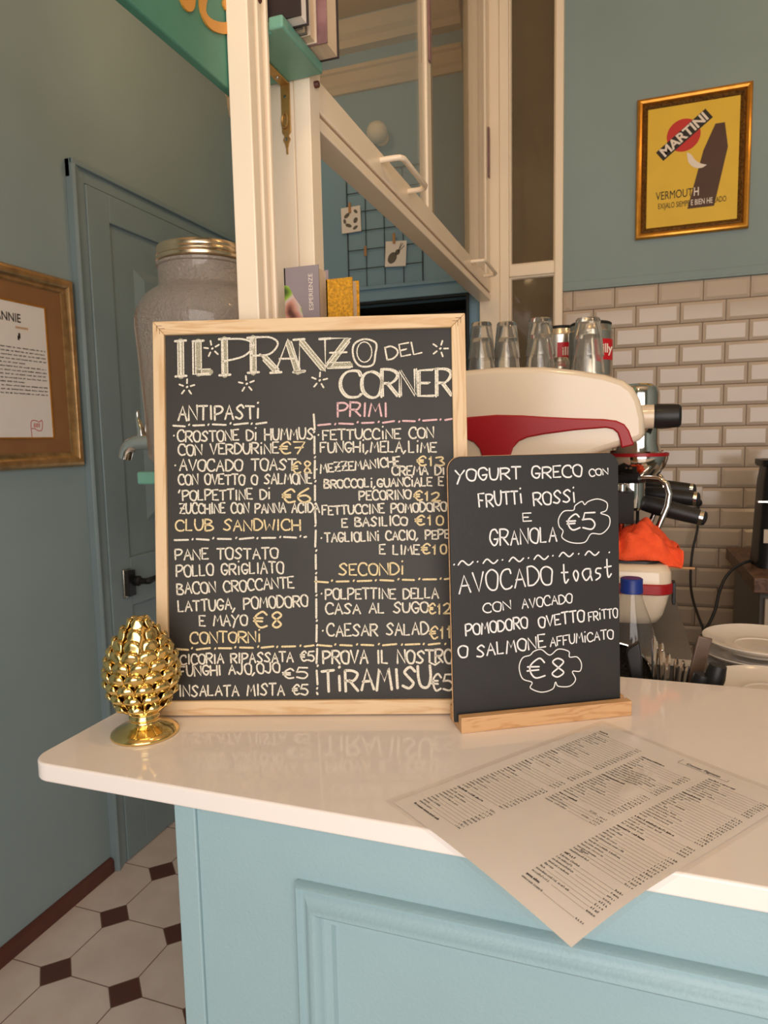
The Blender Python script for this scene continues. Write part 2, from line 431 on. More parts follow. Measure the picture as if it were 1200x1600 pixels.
def floor_mat():
    """octagon tiles with dark diamond dots, thin dark joints, all in floor coordinates"""
    m, nt, p = new_mat('octagon_floor_tiles')
    N = nt.nodes; Lk = nt.links
    tc = N.new('ShaderNodeTexCoord'); mp = N.new('ShaderNodeMapping')
    Lk.new(tc.outputs['Object'], mp.inputs['Vector'])
    S = 0.2345
    mp.inputs['Scale'].default_value = (1 / S, 1 / S, 1)
    mp.inputs['Location'].default_value = (1.470 / S + 0.5, -1.3633 / S + 0.5, 0)
    sp = N.new('ShaderNodeSeparateXYZ'); Lk.new(mp.outputs['Vector'], sp.inputs[0])
    def math(op, a, b=None):
        n = N.new('ShaderNodeMath'); n.operation = op
        for i, v in enumerate((a, b)):
            if v is None: continue
            if isinstance(v, (int, float)): n.inputs[i].default_value = v
            else: Lk.new(v, n.inputs[i])
        return n.outputs[0]
    ax = math('ABSOLUTE', math('SUBTRACT', math('FRACT', sp.outputs[0]), 0.5))
    ay = math('ABSOLUTE', math('SUBTRACT', math('FRACT', sp.outputs[1]), 0.5))
    d = math('ADD', ax, ay)
    dot = math('LESS_THAN', d, 0.225)
    edge = math('LESS_THAN', math('ABSOLUTE', math('SUBTRACT', d, 0.232)), 0.008)
    joint = math('MULTIPLY', math('LESS_THAN', math('MINIMUM', ax, ay), 0.007), math('GREATER_THAN', d, 0.225))
    line = math('MAXIMUM', edge, joint)
    n = N.new('ShaderNodeTexNoise'); n.inputs['Scale'].default_value = 9; n.inputs['Detail'].default_value = 4
    Lk.new(tc.outputs['Object'], n.inputs['Vector'])
    r = N.new('ShaderNodeValToRGB')
    r.color_ramp.elements[0].position = 0.3; r.color_ramp.elements[1].position = 0.7
    r.color_ramp.elements[0].color = (*lin((222, 206, 194)), 1); r.color_ramp.elements[1].color = (*lin((236, 222, 210)), 1)
    Lk.new(n.outputs['Fac'], r.inputs['Fac'])
    def mix(fac, a, b):
        x = N.new('ShaderNodeMix'); x.data_type = 'RGBA'
        Lk.new(fac, x.inputs[0]); Lk.new(a, x.inputs[6])
        x.inputs[7].default_value = (*lin(b), 1)
        return x.outputs[2]
    c = mix(dot, r.outputs['Color'], (98, 60, 50))
    c = mix(line, c, (124, 96, 80))
    Lk.new(c, p.inputs['Base Color'])
    p.inputs['Roughness'].default_value = 0.42
    return m
M['floor'] = floor_mat()
# ================================================================== THE ROOM
ZC = 3.15
struct(MB().box((-1.74, -1.5, -0.05), (2.5, 3.6, 0.0)).build('floor', M['floor'], smooth=False))
struct(MB().box((-1.74, -1.5, ZC), (2.5, 3.6, ZC + 0.1)).build('ceiling', M['ceiling'], smooth=False))
struct(MB().box((-1.74, -1.5, 0), (-1.64, 3.6, ZC)).build('wall_left', M['wall'], smooth=False))
struct(MB().box((2.4, -1.5, 0), (2.5, 3.6, ZC)).build('wall_right', M['wall'], smooth=False))
# front wall with the shop front opening behind the camera
f = MB().box((-1.64, -1.4, 0), (-0.75, -1.3, ZC)).box((1.65, -1.4, 0), (2.4, -1.3, ZC)).box((-0.75, -1.4, 2.65), (1.65, -1.3, ZC)).box((-0.75, -1.4, 0), (1.65, -1.3, 0.2))
struct(f.build('wall_front', M['wall'], smooth=False))
# back wall: painted part on the right, above and behind the tiles
struct(MB().box((-0.23, 2.785, 0), (2.4, 2.9, ZC)).build('wall_back', M['wall_dim'], smooth=False))
b = MB().box((-1.64, 2.785, 0), (-1.20, 2.9, ZC)).box((-1.20, 2.785, 2.021), (-0.46, 2.9, ZC)).box((-0.594, 2.785, 0), (-0.46, 2.9, 2.021))
struct(b.build('wall_back', M['backteal'], smooth=False))
# dark pass-through behind the lintel
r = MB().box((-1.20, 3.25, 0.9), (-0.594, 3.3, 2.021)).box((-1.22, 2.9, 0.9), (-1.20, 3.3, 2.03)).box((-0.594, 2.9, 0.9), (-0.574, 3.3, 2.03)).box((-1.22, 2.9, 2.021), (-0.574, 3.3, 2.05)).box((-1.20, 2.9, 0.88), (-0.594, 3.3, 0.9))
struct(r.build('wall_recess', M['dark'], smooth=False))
# lintel board and black edge of the opening
struct(MB().box((-1.26, 2.765, 2.021), (-0.545, 2.785, 2.077)).box((-1.26, 2.755, 2.066), (-0.535, 2.785, 2.080)).build('trim_lintel', M['backteal'], bev=0.002))
struct(MB().box((-0.604, 2.772, 1.0), (-0.594, 2.80, 2.021)).box((-1.2, 2.772, 2.012), (-0.604, 2.80, 2.021)).build('trim_opening', M['blackwire'], smooth=False))
# cream jamb posts between opening, window and partition
struct(MB().box((-0.545, 2.745, 0), (-0.467, 2.785, ZC)).box((-0.600, 2.735, 2.08), (-0.548, 2.785, ZC)).build('trim_jamb', M['cream'], bev=0.003))
# cornice of the room beyond the partition
cp = [(2.785, 2.855), (2.770, 2.855), (2.766, 2.875), (2.758, 2.885), (2.755, 2.925), (2.745, 2.930), (2.745, 2.945), (2.785, 2.945)]
cp2 = [(2.785, 3.010), (2.740, 3.010), (2.735, 3.035), (2.715, 3.05), (2.70, 3.075), (2.70, 3.095), (2.785, 3.095)]
struct(MB().prism(cp, 'x', -1.64, -0.61).prism(cp2, 'x', -1.64, -0.61).build('trim_cornice', M['ceiling'], smooth=False))
# tall fixed window in the back wall, dark room behind
w1 = struct(MB().box((-0.467, 2.752, 0.9), (-0.431, 2.80, ZC)).box((-0.260, 2.752, 0.9), (-0.230, 2.80, ZC)).box((-0.431, 2.758, 2.062), (-0.260, 2.80, 2.107)).box((-0.431, 2.758, 0.9), (-0.26, 2.80, 0.95)).build('window_1', M['cream'], bev=0.004))
for z0, z1 in ((0.95, 2.062), (2.107, ZC)):
    bd = MB(); frame_sweep(bd, (-0.431, z0, -0.260, z1), [(0, 0), (0, 0.012), (0.004, 0.012), (0.008, 0.004), (0.008, 0)], lambda x, y, h: (x, 2.782 - h, y))
    bd.build('glazing_bead', M['cream'], w1)
    MB().box((-0.431, 2.784, z0), (-0.260, 2.790, z1)).build('pane', M['darkpane'], w1, smooth=False)
struct(MB().box((-0.467, 2.80, 0.0), (-0.230, 2.9, ZC)).build('wall_back', M['dark'], smooth=False))
# seam ledge at the foot of the painted wall
struct(MB().box((-0.23, 2.772, 1.993), (2.4, 2.785, 2.026)).box((-0.23, 2.768, 1.993), (2.4, 2.785, 2.003)).build('trim_ledge', M['wall_dim'], bev=0.002))
# bevelled metro tiles
g = MB().box((-0.23, 2.781, 0.25), (2.4, 2.785, 1.993))
struct(g.build('wall_tiles', M['grout'], smooth=False))
t = MB(); TW, TH, Gt = 0.1507, 0.0746, 0.0028
for row in range(23):
    z1 = 1.9925 - row * TH; z0 = z1 - TH + Gt
    x = -0.1925 - TW - (0.0 if row % 2 == 0 else TW / 2) - TW
    while x < 1.6:
        a = max(x, -0.229); c = min(x + TW - Gt, 1.6)
        if c - a > 0.012:
            e = min(0.011, (c - a) / 3)
            jz = random.uniform(-.0006, .0006); j2 = random.uniform(-.0006, .0006)
            y0, y1 = 2.781, 2.7735
            yb = 2.7785
            vs = [(a, y0, z0), (c, y0, z0), (c, y0, z1), (a, y0, z1), (a, yb, z0), (c, yb, z0), (c, yb, z1), (a, yb, z1), (a + e, y1 + jz, z0 + e), (c - e, y1 + j2, z0 + e), (c - e, y1 - jz, z1 - e), (a + e, y1 - j2, z1 - e)]
            fs = [(0, 1, 5, 4), (1, 2, 6, 5), (2, 3, 7, 6), (3, 0, 4, 7), (4, 5, 9, 8), (5, 6, 10, 9), (6, 7, 11, 10), (7, 4, 8, 11), (8, 9, 10, 11)]
            t.add(vs, fs)
        x += TW
struct(t.build('wall_tiles', M['tile'], smooth=False))
# skirting of the left wall
struct(MB().prism([(-1.64, 0), (-1.624, 0), (-1.624, 0.040), (-1.630, 0.048), (-1.64, 0.050)], 'y', -1.3, 1.781).build('baseboard_left', M['skirting'], smooth=False))
# door in the left wall
d1 = struct(MB().box((-1.64, 1.843, 0.004), (-1.629, 2.735, 2.270)).build('door_1', M['door'], smooth=False))
cs = MB()
for y0, y1 in ((1.783, 1.842), (2.736, 2.782)):
    cs.prism([(-1.64, y0), (-1.614, y0), (-1.608, y0 + 0.008), (-1.612, y0 + 0.018), (-1.622, y1 - 0.014), (-1.620, y1 - 0.006), (-1.622, y1), (-1.64, y1)], 'z', 0, 2.329)
cs.prism([(1.783, 2.329), (1.783, 2.273), (2.782, 2.273), (2.782, 2.329)], 'x', -1.64, -1.622)
cs.prism([(1.783, 2.329), (1.783, 2.312), (2.782, 2.312), (2.782, 2.329)], 'x', -1.622, -1.609)
cs.build('door_casing', M['door'], d1, bev=0.002)
st = MB().box((-1.629, 1.843, 0.004), (-1.617, 1.944, 2.270)).box((-1.629, 2.634, 0.004), (-1.617, 2.735, 2.270))
st.box((-1.629, 1.944, 2.179), (-1.617, 2.634, 2.270)).box((-1.629, 1.944, 0.890), (-1.617, 2.634, 1.06)).box((-1.629, 1.944, 0.004), (-1.617, 2.634, 0.18))
st.build('door_rails', M['door'], d1, bev=0.003)
for z0, z1 in ((1.06, 2.179), (0.18, 0.89)):
    q = MB(); y0, y1 = 2.062, 2.516; za, zb = z0 + 0.12, z1 - 0.12
    q.add([(-1.629, y0, za), (-1.629, y1, za), (-1.629, y1, zb), (-1.629, y0, zb), (-1.612, y0 + .035, za + .035), (-1.612, y1 - .035, za + .035), (-1.612, y1 - .035, zb - .035), (-1.612, y0 + .035, zb - .035)],
          [(0, 1, 5, 4), (1, 2, 6, 5), (2, 3, 7, 6), (3, 0, 4, 7), (4, 5, 6, 7)])
    q.build('raised_panel', M['door'], d1, smooth=False)
h = MB().box((-1.617, 1.895, 0.925), (-1.607, 1.935, 1.025)).build('handle_plate', M['steel'], d1, bev=0.004)
h = MB().box((-1.610, 1.908, 0.93), (-1.598, 1.942, 1.018)).lathe([(0.018, 0), (0.018, 0.012), (0.011, 0.018), (0.010, 0.045)], 20, (-1.600, 1.948, 0.978), 'x')
h.tube([(-1.560, 1.948, 0.978), (-1.553, 1.955, 0.978), (-1.552, 1.985, 0.981), (-1.553, 2.03, 0.986), (-1.555, 2.075, 0.986)], [0.011, 0.012, 0.010, 0.011, 0.012], 12)
h.build('door_handle', M['black'], d1)
# partition window: two near posts, sash track, sliding sashes
p1 = [(-0.531, 0.898), (-0.497, 0.898), (-0.497, 0.917), (-0.503, 0.919), (-0.503, 0.924), (-0.497, 0.926), (-0.497, 0.938), (-0.507, 0.940), (-0.507, 0.950), (-0.497, 0.952), (-0.497, 0.960), (-0.531, 0.960)]
struct(MB().prism(p1, 'z', 1.08, ZC).build('trim_post', M['cream'], bev=0.002))
struct(MB().box((-0.580, 1.097, 0.93), (-0.528, 1.135, ZC)).box((-0.526, 1.096, 0.93), (-0.497, 1.135, ZC)).box((-0.53, 1.100, 0.93), (-0.524, 1.13, ZC)).build('trim_post', M['cream'], bev=0.0015))
w2 = struct(MB().box((-0.548, 1.135, 1.976), (-0.499, 2.735, 1.998)).build('window_2', M['cream'], bev=0.002))
MB().box((-0.520, 1.135, 1.998), (-0.507, 2.735, 2.006)).build('track', M['skirting'], w2, smooth=False)
s1 = MB().box((-0.518, 1.137, 2.006), (-0.499, 2.735, 2.058)).build('sash_rail', M['cream'], w2, bev=0.003)
MB().box((-0.517, 1.84, 2.058), (-0.500, 1.882, ZC)).box((-0.517, 2.66, 2.058), (-0.500, 2.73, ZC)).box((-0.517, 1.137, 2.058), (-0.500, 1.150, ZC)).build('sash_stile', M['cream'], w2, bev=0.003)
MB().box((-0.540, 1.90, 2.006), (-0.522, 1.985, ZC)).box((-0.540, 2.62, 2.006), (-0.522, 2.655, ZC)).build('sash_stile', M['cream'], w2, bev=0.003)
MB().box((-0.499, 1.853, 2.43), (-0.494, 1.872, 2.60)).box((-0.499, 2.69, 2.42), (-0.494, 2.71, 2.60)).build('sash_catch', M['mauvecover'], w2, bev=0.002)
for y0, y1, xx in ((1.150, 1.84, -0.5085), (1.882, 2.66, -0.5085)):
    MB().box((xx - .002, y0, 2.058), (xx + .002, y1, ZC)).build('pane', M['pane'], w2, smooth=False)
for y0, y1 in ((1.455, 1.655), (2.375, 2.60)):
    MB().tube([(-0.499, y0, 2.040), (-0.468, y0, 2.040), (-0.458, y0 + .004, 2.041), (-0.453, y0 + .016, 2.042), (-0.453, y1 - .016, 2.042), (-0.458, y1 - .004, 2.041), (-0.468, y1, 2.040), (-0.499, y1, 2.040)], 0.0062, 12).build('sash_handle', M['cream'], w2)

# lamps on the ceiling (outside the frame, they light the room)
for i, p in enumerate(LAMPS):
    t = thing('ceiling_lamp', ['round warm ceiling lamp above the bar counter end', 'round warm ceiling lamp above the right of the counter', 'round warm ceiling lamp above the coffee machine', 'round warm ceiling lamp in front of the door', 'round warm ceiling lamp near the shop entrance'][i], 'lamp', p)
    MB().lathe([(0.012, 0.03), (0.012, ZC - p[2] - 0.02), (0.05, ZC - p[2] - 0.02), (0.05, ZC - p[2])], 16).build('stem', M['brass'], t)
    MB().lathe([(0.045, -0.02), (0.06, 0.0), (0.045, 0.05), (0.012, 0.055)], 24, cap=False).build('lamp_shade', M['brass'], t)
    ld = bpy.data.lights.new('bulb', 'POINT'); ld.energy = LAMP_POWER[i]; ld.color = LAMP_COLOR; ld.shadow_soft_size = 0.055
    lo = bpy.data.objects.new('bulb', ld); COL.objects.link(lo); lo.parent = t; lo.location = (0, 0, -0.09)
# ================================================================== THE BAR
bar = thing('bar_counter', 'pale teal painted bar counter with a moulded front panel', 'counter', (0.4, 0.83, 0))
def P(mb, name, mat, parent, **k):
    """mesh built in world coordinates, parented under an Empty"""
    o = mb.build(name, mat, parent, **k)
    o.matrix_parent_inverse = Matrix.Translation(-parent.location)
    return o
P(MB().box((-0.468, 0.614, 0), (1.4, 1.06, 1.0575)), 'body', M['teal'], bar, bev=0.002)
P(MB().box((-0.468, 0.609, 0), (-0.441, 0.614, 1.0575)), 'corner_strip', M['teal'], bar, bev=0.0015)
mo = MB()
prof = [(0.0, 0.0), (0.0, 0.009), (0.0022, 0.0125), (0.0045, 0.0095), (0.0055, 0.0075), (0.009, 0.0085), (0.014, 0.0125), (0.019, 0.0175), (0.0235, 0.0185), (0.027, 0.0155), (0.0285, 0.009), (0.031, 0.007), (0.031, 0.0)]
frame_sweep(mo, (-0.319, 0.18, 1.12, 0.990), prof, lambda x, y, h: (x, 0.614 - h, y))
P(mo, 'panel_moulding', M['teal'], bar, angle=50)
mo = MB(); frame_sweep(mo, (-0.288, 0.211, 1.089, 0.959), [(0, 0), (0, 0.0075), (0.008, 0.006), (0.0105, 0.0)], lambda x, y, h: (x, 0.614 - h, y))
P(mo, 'inner_bead', M['teal'], bar, angle=30)
# countertop slab with a rounded front corner
def rrect(x0, y0, x1, y1, rs, n=8):
    pts = []
    for (cx, cy, a0, r) in ((x0, y0, pi, rs[0]), (x1, y0, 1.5 * pi, rs[1]), (x1, y1, 0, rs[2]), (x0, y1, 0.5 * pi, rs[3])):
        ox = cx + (r if cx == x0 else -r); oy = cy + (r if cy == y0 else -r)
        for k in range(n + 1):
            a = a0 + k / n * pi / 2
            pts.append((ox + r * cos(a), oy + r * sin(a)))
    return pts
slab = MB().prism(rrect(-0.664, 0.597, 1.45, 1.088, (0.028, 0.01, 0.01, 0.01)), 'z', 1.0575, 1.08).build('countertop', M['white'], bev=0.0025)
tag(slab, 'white stone countertop with a rounded corner lying on the teal bar', 'countertop')

# ---------------------------------------------------------------- menu chalkboard
BW, BH = 0.4264, 0.5378
a = Vector((cos(0.2999), sin(0.2999), 0)); n0 = Vector((-sin(0.2999), cos(0.2999), 0))
u = Vector((0, 0, 1)) * cos(0.1173) + n0 * sin(0.1173); n = a.cross(u)   # n points towards the viewer
def plane_mat(o, a, u, n): return Matrix(((a.x, u.x, n.x, o.x), (a.y, u.y, n.y, o.y), (a.z, u.z, n.z, o.z), (0, 0, 0, 1)))
board = thing('menu_chalkboard', 'large pine framed chalkboard with the lunch menu, leaning back on the counter', 'chalkboard', mat=plane_mat(Vector((-0.5943, 0.7494, 1.0825)), a, u, n))
x0, y0, x1, y1 = 0.0158, 0.0195, 0.4075, 0.5195
slate = MB().box((0.008, 0.010, -0.010), (BW - 0.008, BH - 0.010, -0.006)).build('slate', M['slate'], board, smooth=False)
def rail(name, pts, mat):
    o = MB().prism(pts, 'z', -0.018, 0.0).build(name, mat, board, bev=0.0012)
    return o
g = 0.0002
rail('frame_rail', [(0, 0), (BW, 0), (x1, y0), (x0, y0)], M['pine_h'])
rail('frame_rail', [(0, BH), (x0, y1), (x1, y1), (BW, BH)], M['pine_h'])
rail('frame_stile', [(0, g), (x0, y0 + g), (x0, y1 - g), (0, BH - g)], M['pine_v'])
rail('frame_stile', [(BW, g), (BW, BH - g), (x1, y1 - g), (x1, y0 + g)], M['pine_v'])
for cx, sx in ((0.006, 1), (BW - 0.006, -1)):      # staple notches at the mitred top corners
    sp = MB()
    for k in range(2):
        o = 0.004 * k
        sp.box((min(cx + sx * o, cx + sx * (o + .007)), BH - 0.0065 - o, 0.0), (max(cx + sx * o, cx + sx * (o + .007)), BH - 0.006 - o, 0.0003))
        sp.box((cx + sx * o - .0003, BH - 0.0135 - o, 0.0), (cx + sx * o + .0003, BH - 0.006 - o, 0.0003))
    sp.build('corner_staples', M['walnut'], board, smooth=False)
ZB = -0.0056
BOARD_TEXT = [
    ('W', 'DEL', 320.6, 479.0, 369.1, 487.3, 15.6),
    ('W', 'ANTIPASTi', 32.8, 403.2, 144.4, 402.4, 17.5),
    ('P', 'PRIMI', 251.7, 403.5, 319.3, 402.0, 17.3),
    ('W', '.CROSTONE Di HUMMUS', 25.3, 373.6, 218.2, 373.0, 13.9),
    ('W', 'CON VERDURiNE', 32.1, 355.1, 170.0, 354.9, 13.1),
    ('Y', '€7', 171.7, 354.0, 205.7, 353.3, 15.6),
    ('W', '.AVOCADO TOAST', 26.5, 333.4, 193.2, 331.0, 14.8),
    ('Y', '€8', 187.9, 326.8, 214.9, 326.2, 15.6),
    ('W', 'CON OVETTO O SALMONE', 31.6, 314.1, 214.6, 312.4, 13.0),
    ('W', "'POLPETTINE Di", 31.3, 292.3, 157.7, 292.6, 13.0),
    ('Y', '€6', 174.2, 288.0, 212.5, 287.3, 17.3),
    ('W', 'ZUCCHINE CON PANNA ACIDA', 32.8, 274.8, 224.5, 273.2, 12.2),
    ('Y', 'CLUB SANDWICH', 27.2, 251.4, 198.0, 249.4, 13.9),
    ('W', 'PANE TOSTATO', 25.8, 211.3, 166.9, 211.8, 13.9),
    ('W', 'POLLO GRiGLIATO', 27.2, 188.7, 174.5, 191.8, 13.9),
    ('W', 'BACON CROCCANTE', 27.8, 164.3, 188.1, 170.9, 13.9),
    ('W', 'LATTUGA, POMODORO', 29.2, 140.0, 206.8, 146.5, 13.9),
    ('W', 'E MAYO', 58.0, 120.5, 123.7, 121.5, 13.0),
    ('Y', '€8', 132.4, 118.0, 173.3, 117.5, 19.0),
    ('Y', 'CONTORNi', 45.3, 97.2, 141.7, 98.0, 13.9),
    ('W', 'CICORIA RIPASSATA €5', 30.9, 68.8, 214.3, 71.4, 12.1),
    ('W', 'FUNGHI AJO,OJO', 29.8, 52.3, 167.2, 56.3, 13.0),
    ('W', '€5', 171.4, 48.5, 205.3, 48.2, 12.9),
    ('W', 'INSALATA MISTA €5', 28.5, 25.4, 204.9, 25.8, 13.8),
    ('W', '.FETTUCCiNE CON', 224.3, 372.0, 381.6, 371.3, 13.0),
    ('W', 'FUNGHi,MELA,LiME', 227.5, 354.6, 384.7, 352.2, 13.0),
    ('W', '.MEZZEMANICHE', 221.8, 326.1, 335.4, 334.3, 11.2),
    ('Y', '€13', 358.6, 333.8, 395.6, 333.1, 11.2),
    ('W', 'CREMA Di', 324.8, 321.5, 395.3, 321.0, 11.2),
    ('W', 'BROCCOLi,GUANCiALE E', 231.9, 306.0, 393.4, 306.4, 10.4),
    ('W', 'PECORINO', 279.3, 288.7, 349.2, 289.2, 11.2),
    ('Y', '€12', 353.5, 286.5, 388.7, 285.9, 12.0),
    ('W', '.FETTUCCINE POMODORO', 223.5, 269.8, 397.0, 272.0, 11.2),
    ('W', 'E BASILICO', 255.4, 252.8, 343.5, 253.9, 11.2),
    ('Y', '€10', 354.6, 253.8, 394.1, 253.1, 12.0),
    ('W', '.TAGLIOLINi CACIO, PEPE', 226.4, 232.5, 400.7, 235.0, 11.2),
    ('W', 'E LIME', 305.7, 214.9, 359.1, 214.1, 11.2),
    ('Y', '€10', 362.5, 214.1, 397.7, 213.5, 12.9),
    ('Y', 'SECONDi', 250.0, 187.3, 338.0, 187.8, 14.6),
    ('W', '.POLPETTINE DELLA', 225.2, 154.9, 383.8, 154.6, 12.9),
    ('W', 'CASA AL SUGO', 231.8, 134.9, 369.7, 135.9, 12.9),
    ('Y', '€12', 369.7, 134.2, 400.5, 133.8, 13.7),
    ('W', '.CAESAR SALAD', 226.1, 104.8, 369.2, 105.9, 14.6),
    ('Y', '€11', 371.7, 100.7, 400.8, 100.4, 15.4),
    ('W', 'PROVA IL NOSTRO', 226.4, 67.8, 401.1, 67.9, 16.3),
    ('W', 'TiRAMISU', 224.9, 30.0, 372.2, 33.9, 26.6),
    ('W', '€5', 373.0, 30.5, 401.2, 30.3, 20.5),
]
TITLE = [
    ('I', 26.5, 462.8, 47.5, 511.4),
    ('L', 53.9, 465.7, 79.2, 510.5),
    ('P', 95.3, 462.9, 137.3, 512.5),
    ('R', 134.9, 465.4, 172.4, 513.3),
    ('A', 168.1, 464.6, 201.2, 509.1),
    ('N', 200.5, 465.5, 236.0, 509.0),
    ('Z', 237.2, 470.7, 271.7, 508.9),
    ('O', 274.6, 471.5, 304.6, 508.1),
    ('C', 256.5, 429.4, 283.1, 463.5),
    ('O', 286.0, 428.7, 310.8, 462.8),
    ('R', 312.0, 429.0, 333.3, 464.8),
    ('N', 336.1, 428.4, 357.4, 463.4),
    ('E', 362.0, 427.8, 381.6, 462.8),
    ('R', 386.1, 427.2, 405.6, 463.9),
]
DASHES = [
    ('W', 25.6, 394.6, 154.0, 396.1),
    ('P', 224.6, 392.0, 407.0, 395.7),
    ('W', 25.2, 238.3, 205.7, 239.8),
    ('Y', 25.0, 88.8, 214.6, 92.0),
    ('Y', 221.6, 92.0, 395.5, 92.8),
    ('Y', 217.7, 178.3, 398.8, 180.1),
    ('V', 219.6, 406.0, 217.9, 25.7),
]
STARS = [(80.5, 499.8), (392.3, 491.7), (44.8, 447.8), (127.4, 450.2), (227.6, 452.5)]
SIGN_TEXT = [
    ('YOGURT GRECO', 9.1, 295.9, 179.8, 297.0, 14.7),
    ('CON', 190.6, 296.7, 216.9, 298.4, 8.3),
    ('FRUTTi', 39.4, 261.7, 97.0, 265.2, 17.1),
    ('ROSSi', 112.7, 261.3, 170.4, 264.9, 16.5),
    ('E', 97.5, 241.3, 108.8, 241.7, 10.7),
    ('GRANOLA', 52.9, 212.2, 143.7, 213.5, 19.0),
    ('€5', 158.2, 227.0, 197.9, 227.7, 20.9),
    ('AVOCADO', 10.7, 153.3, 136.6, 159.5, 24.0),
    ('toast', 150.0, 158.6, 221.9, 161.1, 24.5),
    ('CON', 42.4, 126.5, 78.8, 128.9, 11.6),
    ('AVOCADO', 94.5, 128.7, 164.0, 132.4, 11.8),
    ('POMODORO', 17.9, 99.3, 101.1, 103.1, 14.1),
    ('OVETTO', 117.0, 102.7, 180.9, 106.6, 14.4),
    ('FRiTTO', 187.3, 106.1, 228.8, 108.3, 12.0),
    ('O', 7.9, 71.2, 19.8, 71.9, 14.0),
    ('SALMONE', 31.8, 70.1, 125.5, 75.9, 15.9),
    ('AFFUMiCATO', 132.6, 76.2, 222.0, 80.3, 12.0),
    ('€8', 99.9, 35.7, 153.6, 33.5, 25.5),
]
TILDES = [(4.1, 190.8), (20.3, 192.3), (35.2, 192.7), (53.3, 192.6), (68.5, 193.2), (88.3, 193.1), (103.8, 193.7), (122.4, 194.0), (137.5, 194.9), (157.2, 195.8), (173.6, 195.4), (193.6, 195.6), (217.2, 195.1)]
CLOUDS = [[(167.2, 253.1), (154.1, 252.4), (146.6, 242.9), (147.2, 233.1), (152.4, 226.8), (151.0, 218.2), (164.0, 211.0), (182.6, 210.5), (192.0, 221.2), (206.7, 220.5), (217.6, 230.0), (217.7, 242.4), (205.7, 247.8), (213.8, 251.2), (214.7, 261.1), (201.9, 266.5), (188.5, 263.8), (183.2, 259.8), (179.3, 264.1), (169.9, 259.1), (167.2, 253.1)],
  [(104.1, 67.0), (93.7, 64.2), (88.8, 52.2), (93.2, 36.9), (106.1, 30.8), (103.8, 23.5), (118.9, 16.6), (134.8, 19.4), (138.9, 28.3), (142.7, 22.4), (158.7, 21.0), (167.3, 29.0), (163.0, 40.3), (173.7, 39.9), (175.9, 49.8), (169.9, 59.1), (159.2, 60.0), (158.0, 67.6), (143.5, 71.8), (131.5, 64.8), (119.8, 73.2), (109.4, 71.5), (104.1, 67.0)]]
def bl(x, y, h): return (x, y, ZB + h)
mm = 0.001
CH = {'W': M['chalk'], 'Y': M['chalk_y'], 'P': M['chalk_p']}
CL = {'Y': 'yellowish chalk lettering', 'P': 'pink chalk lettering'}
def chalk_part(mb, name, k):
    o = mb.build(name, CH[k], slate, smooth=False)
    if k in CL: o['label'] = CL[k]
    return o
for k, txt, ax, ay, bx, by, cap in BOARD_TEXT:
    mb = MB()
    for st in hand_text(txt, ax * mm, ay * mm, bx * mm, by * mm, cap * mm * 1.04):
        ribbon(mb, st, 0.0023 if cap < 16 else (0.0027 if cap < 25 else 0.0036), bl)
    chalk_part(mb, 'chalk_price' if txt[0] == '€' else 'chalk_line', k)
fills = [MB() for _ in range(7)]; tl = [MB(), MB()]
for i, (c, ax, ay, bx, by) in enumerate(TITLE):
    ax, ay, bx, by = ax * mm, ay * mm, bx * mm, by * mm
    w, hh = bx - ax, by - ay
    T = tl[0] if i < 8 else tl[1]
    for st in glyph(c):
        pts = [(ax + px * w, ay + py * hh) for px, py in st]
        if c == 'I' and i == 0: pts = [(ax + w * 0.5, ay), (ax + w * 0.5, by)]
        ribbon(T, pts, 0.0026 if i < 8 else 0.0030, bl, 0.0002)
        if i >= 8: ribbon(T, [(px + 0.0026, py + 0.0010) for px, py in pts], 0.0018, bl, 0.0003)
    if i < 8:   # first line: broad shaded stems with serifs
        stems = {'I': [((.5, 0), (.5, 1))], 'L': [((.3, 0), (.3, 1)), ((.3, .05), (.95, .05))], 'P': [((.06, 0), (.06, 1))], 'R': [((.06, 0), (.06, 1)), ((.5, .40), (.92, .03))], 'A': [((.55, .92), (.92, 0))],
                 'N': [((.1, .92), (.92, .08))], 'Z': [((.85, .94), (.10, .06)), ((.05, .05), (.95, .05))], 'O': []}[c]
        for p, q in stems:
            pts = [(ax + p[0] * w, ay + p[1] * hh), (ax + q[0] * w, ay + q[1] * hh)]
            ribbon(fills[i], pts, 0.0078, bl, 0.0001)
            d = Vector(pts[1]) - Vector(pts[0]); nn = Vector((-d.y, d.x)).normalized() * 0.0040
            for sgn in (1, -1): ribbon(T, [tuple(Vector(pts[0]) + nn * sgn), tuple(Vector(pts[1]) + nn * sgn)], 0.0015, bl, 0.0003)
        feet = {'I': [(.5, 0), (.5, 1)], 'L': [(.3, 1)], 'P': [(.06, 0), (.06, 1)], 'R': [(.06, 0), (.06, 1)], 'A': [(0, 0), (.95, 0)], 'N': [(0, 0), (0, 1), (1, 1)]}.get(c, [])
        for fx, fy in feet: ribbon(T, [(ax + fx * w - 0.0075, ay + fy * hh), (ax + fx * w + 0.0075, ay + fy * hh + 0.0006)], 0.0032, bl, 0.0003)
        if c == 'O':
            ribbon(T, [(ax + w * .5 + w * .34 * cos(t), ay + hh * .5 + hh * .38 * sin(t)) for t in [k * pi / 8 for k in range(17)]], 0.0016, bl, 0.0003)
for T in tl: chalk_part(T, 'chalk_title', 'W')
for fl in fills: fl.build('chalk_shading', M['chalk_s'], slate, smooth=False)
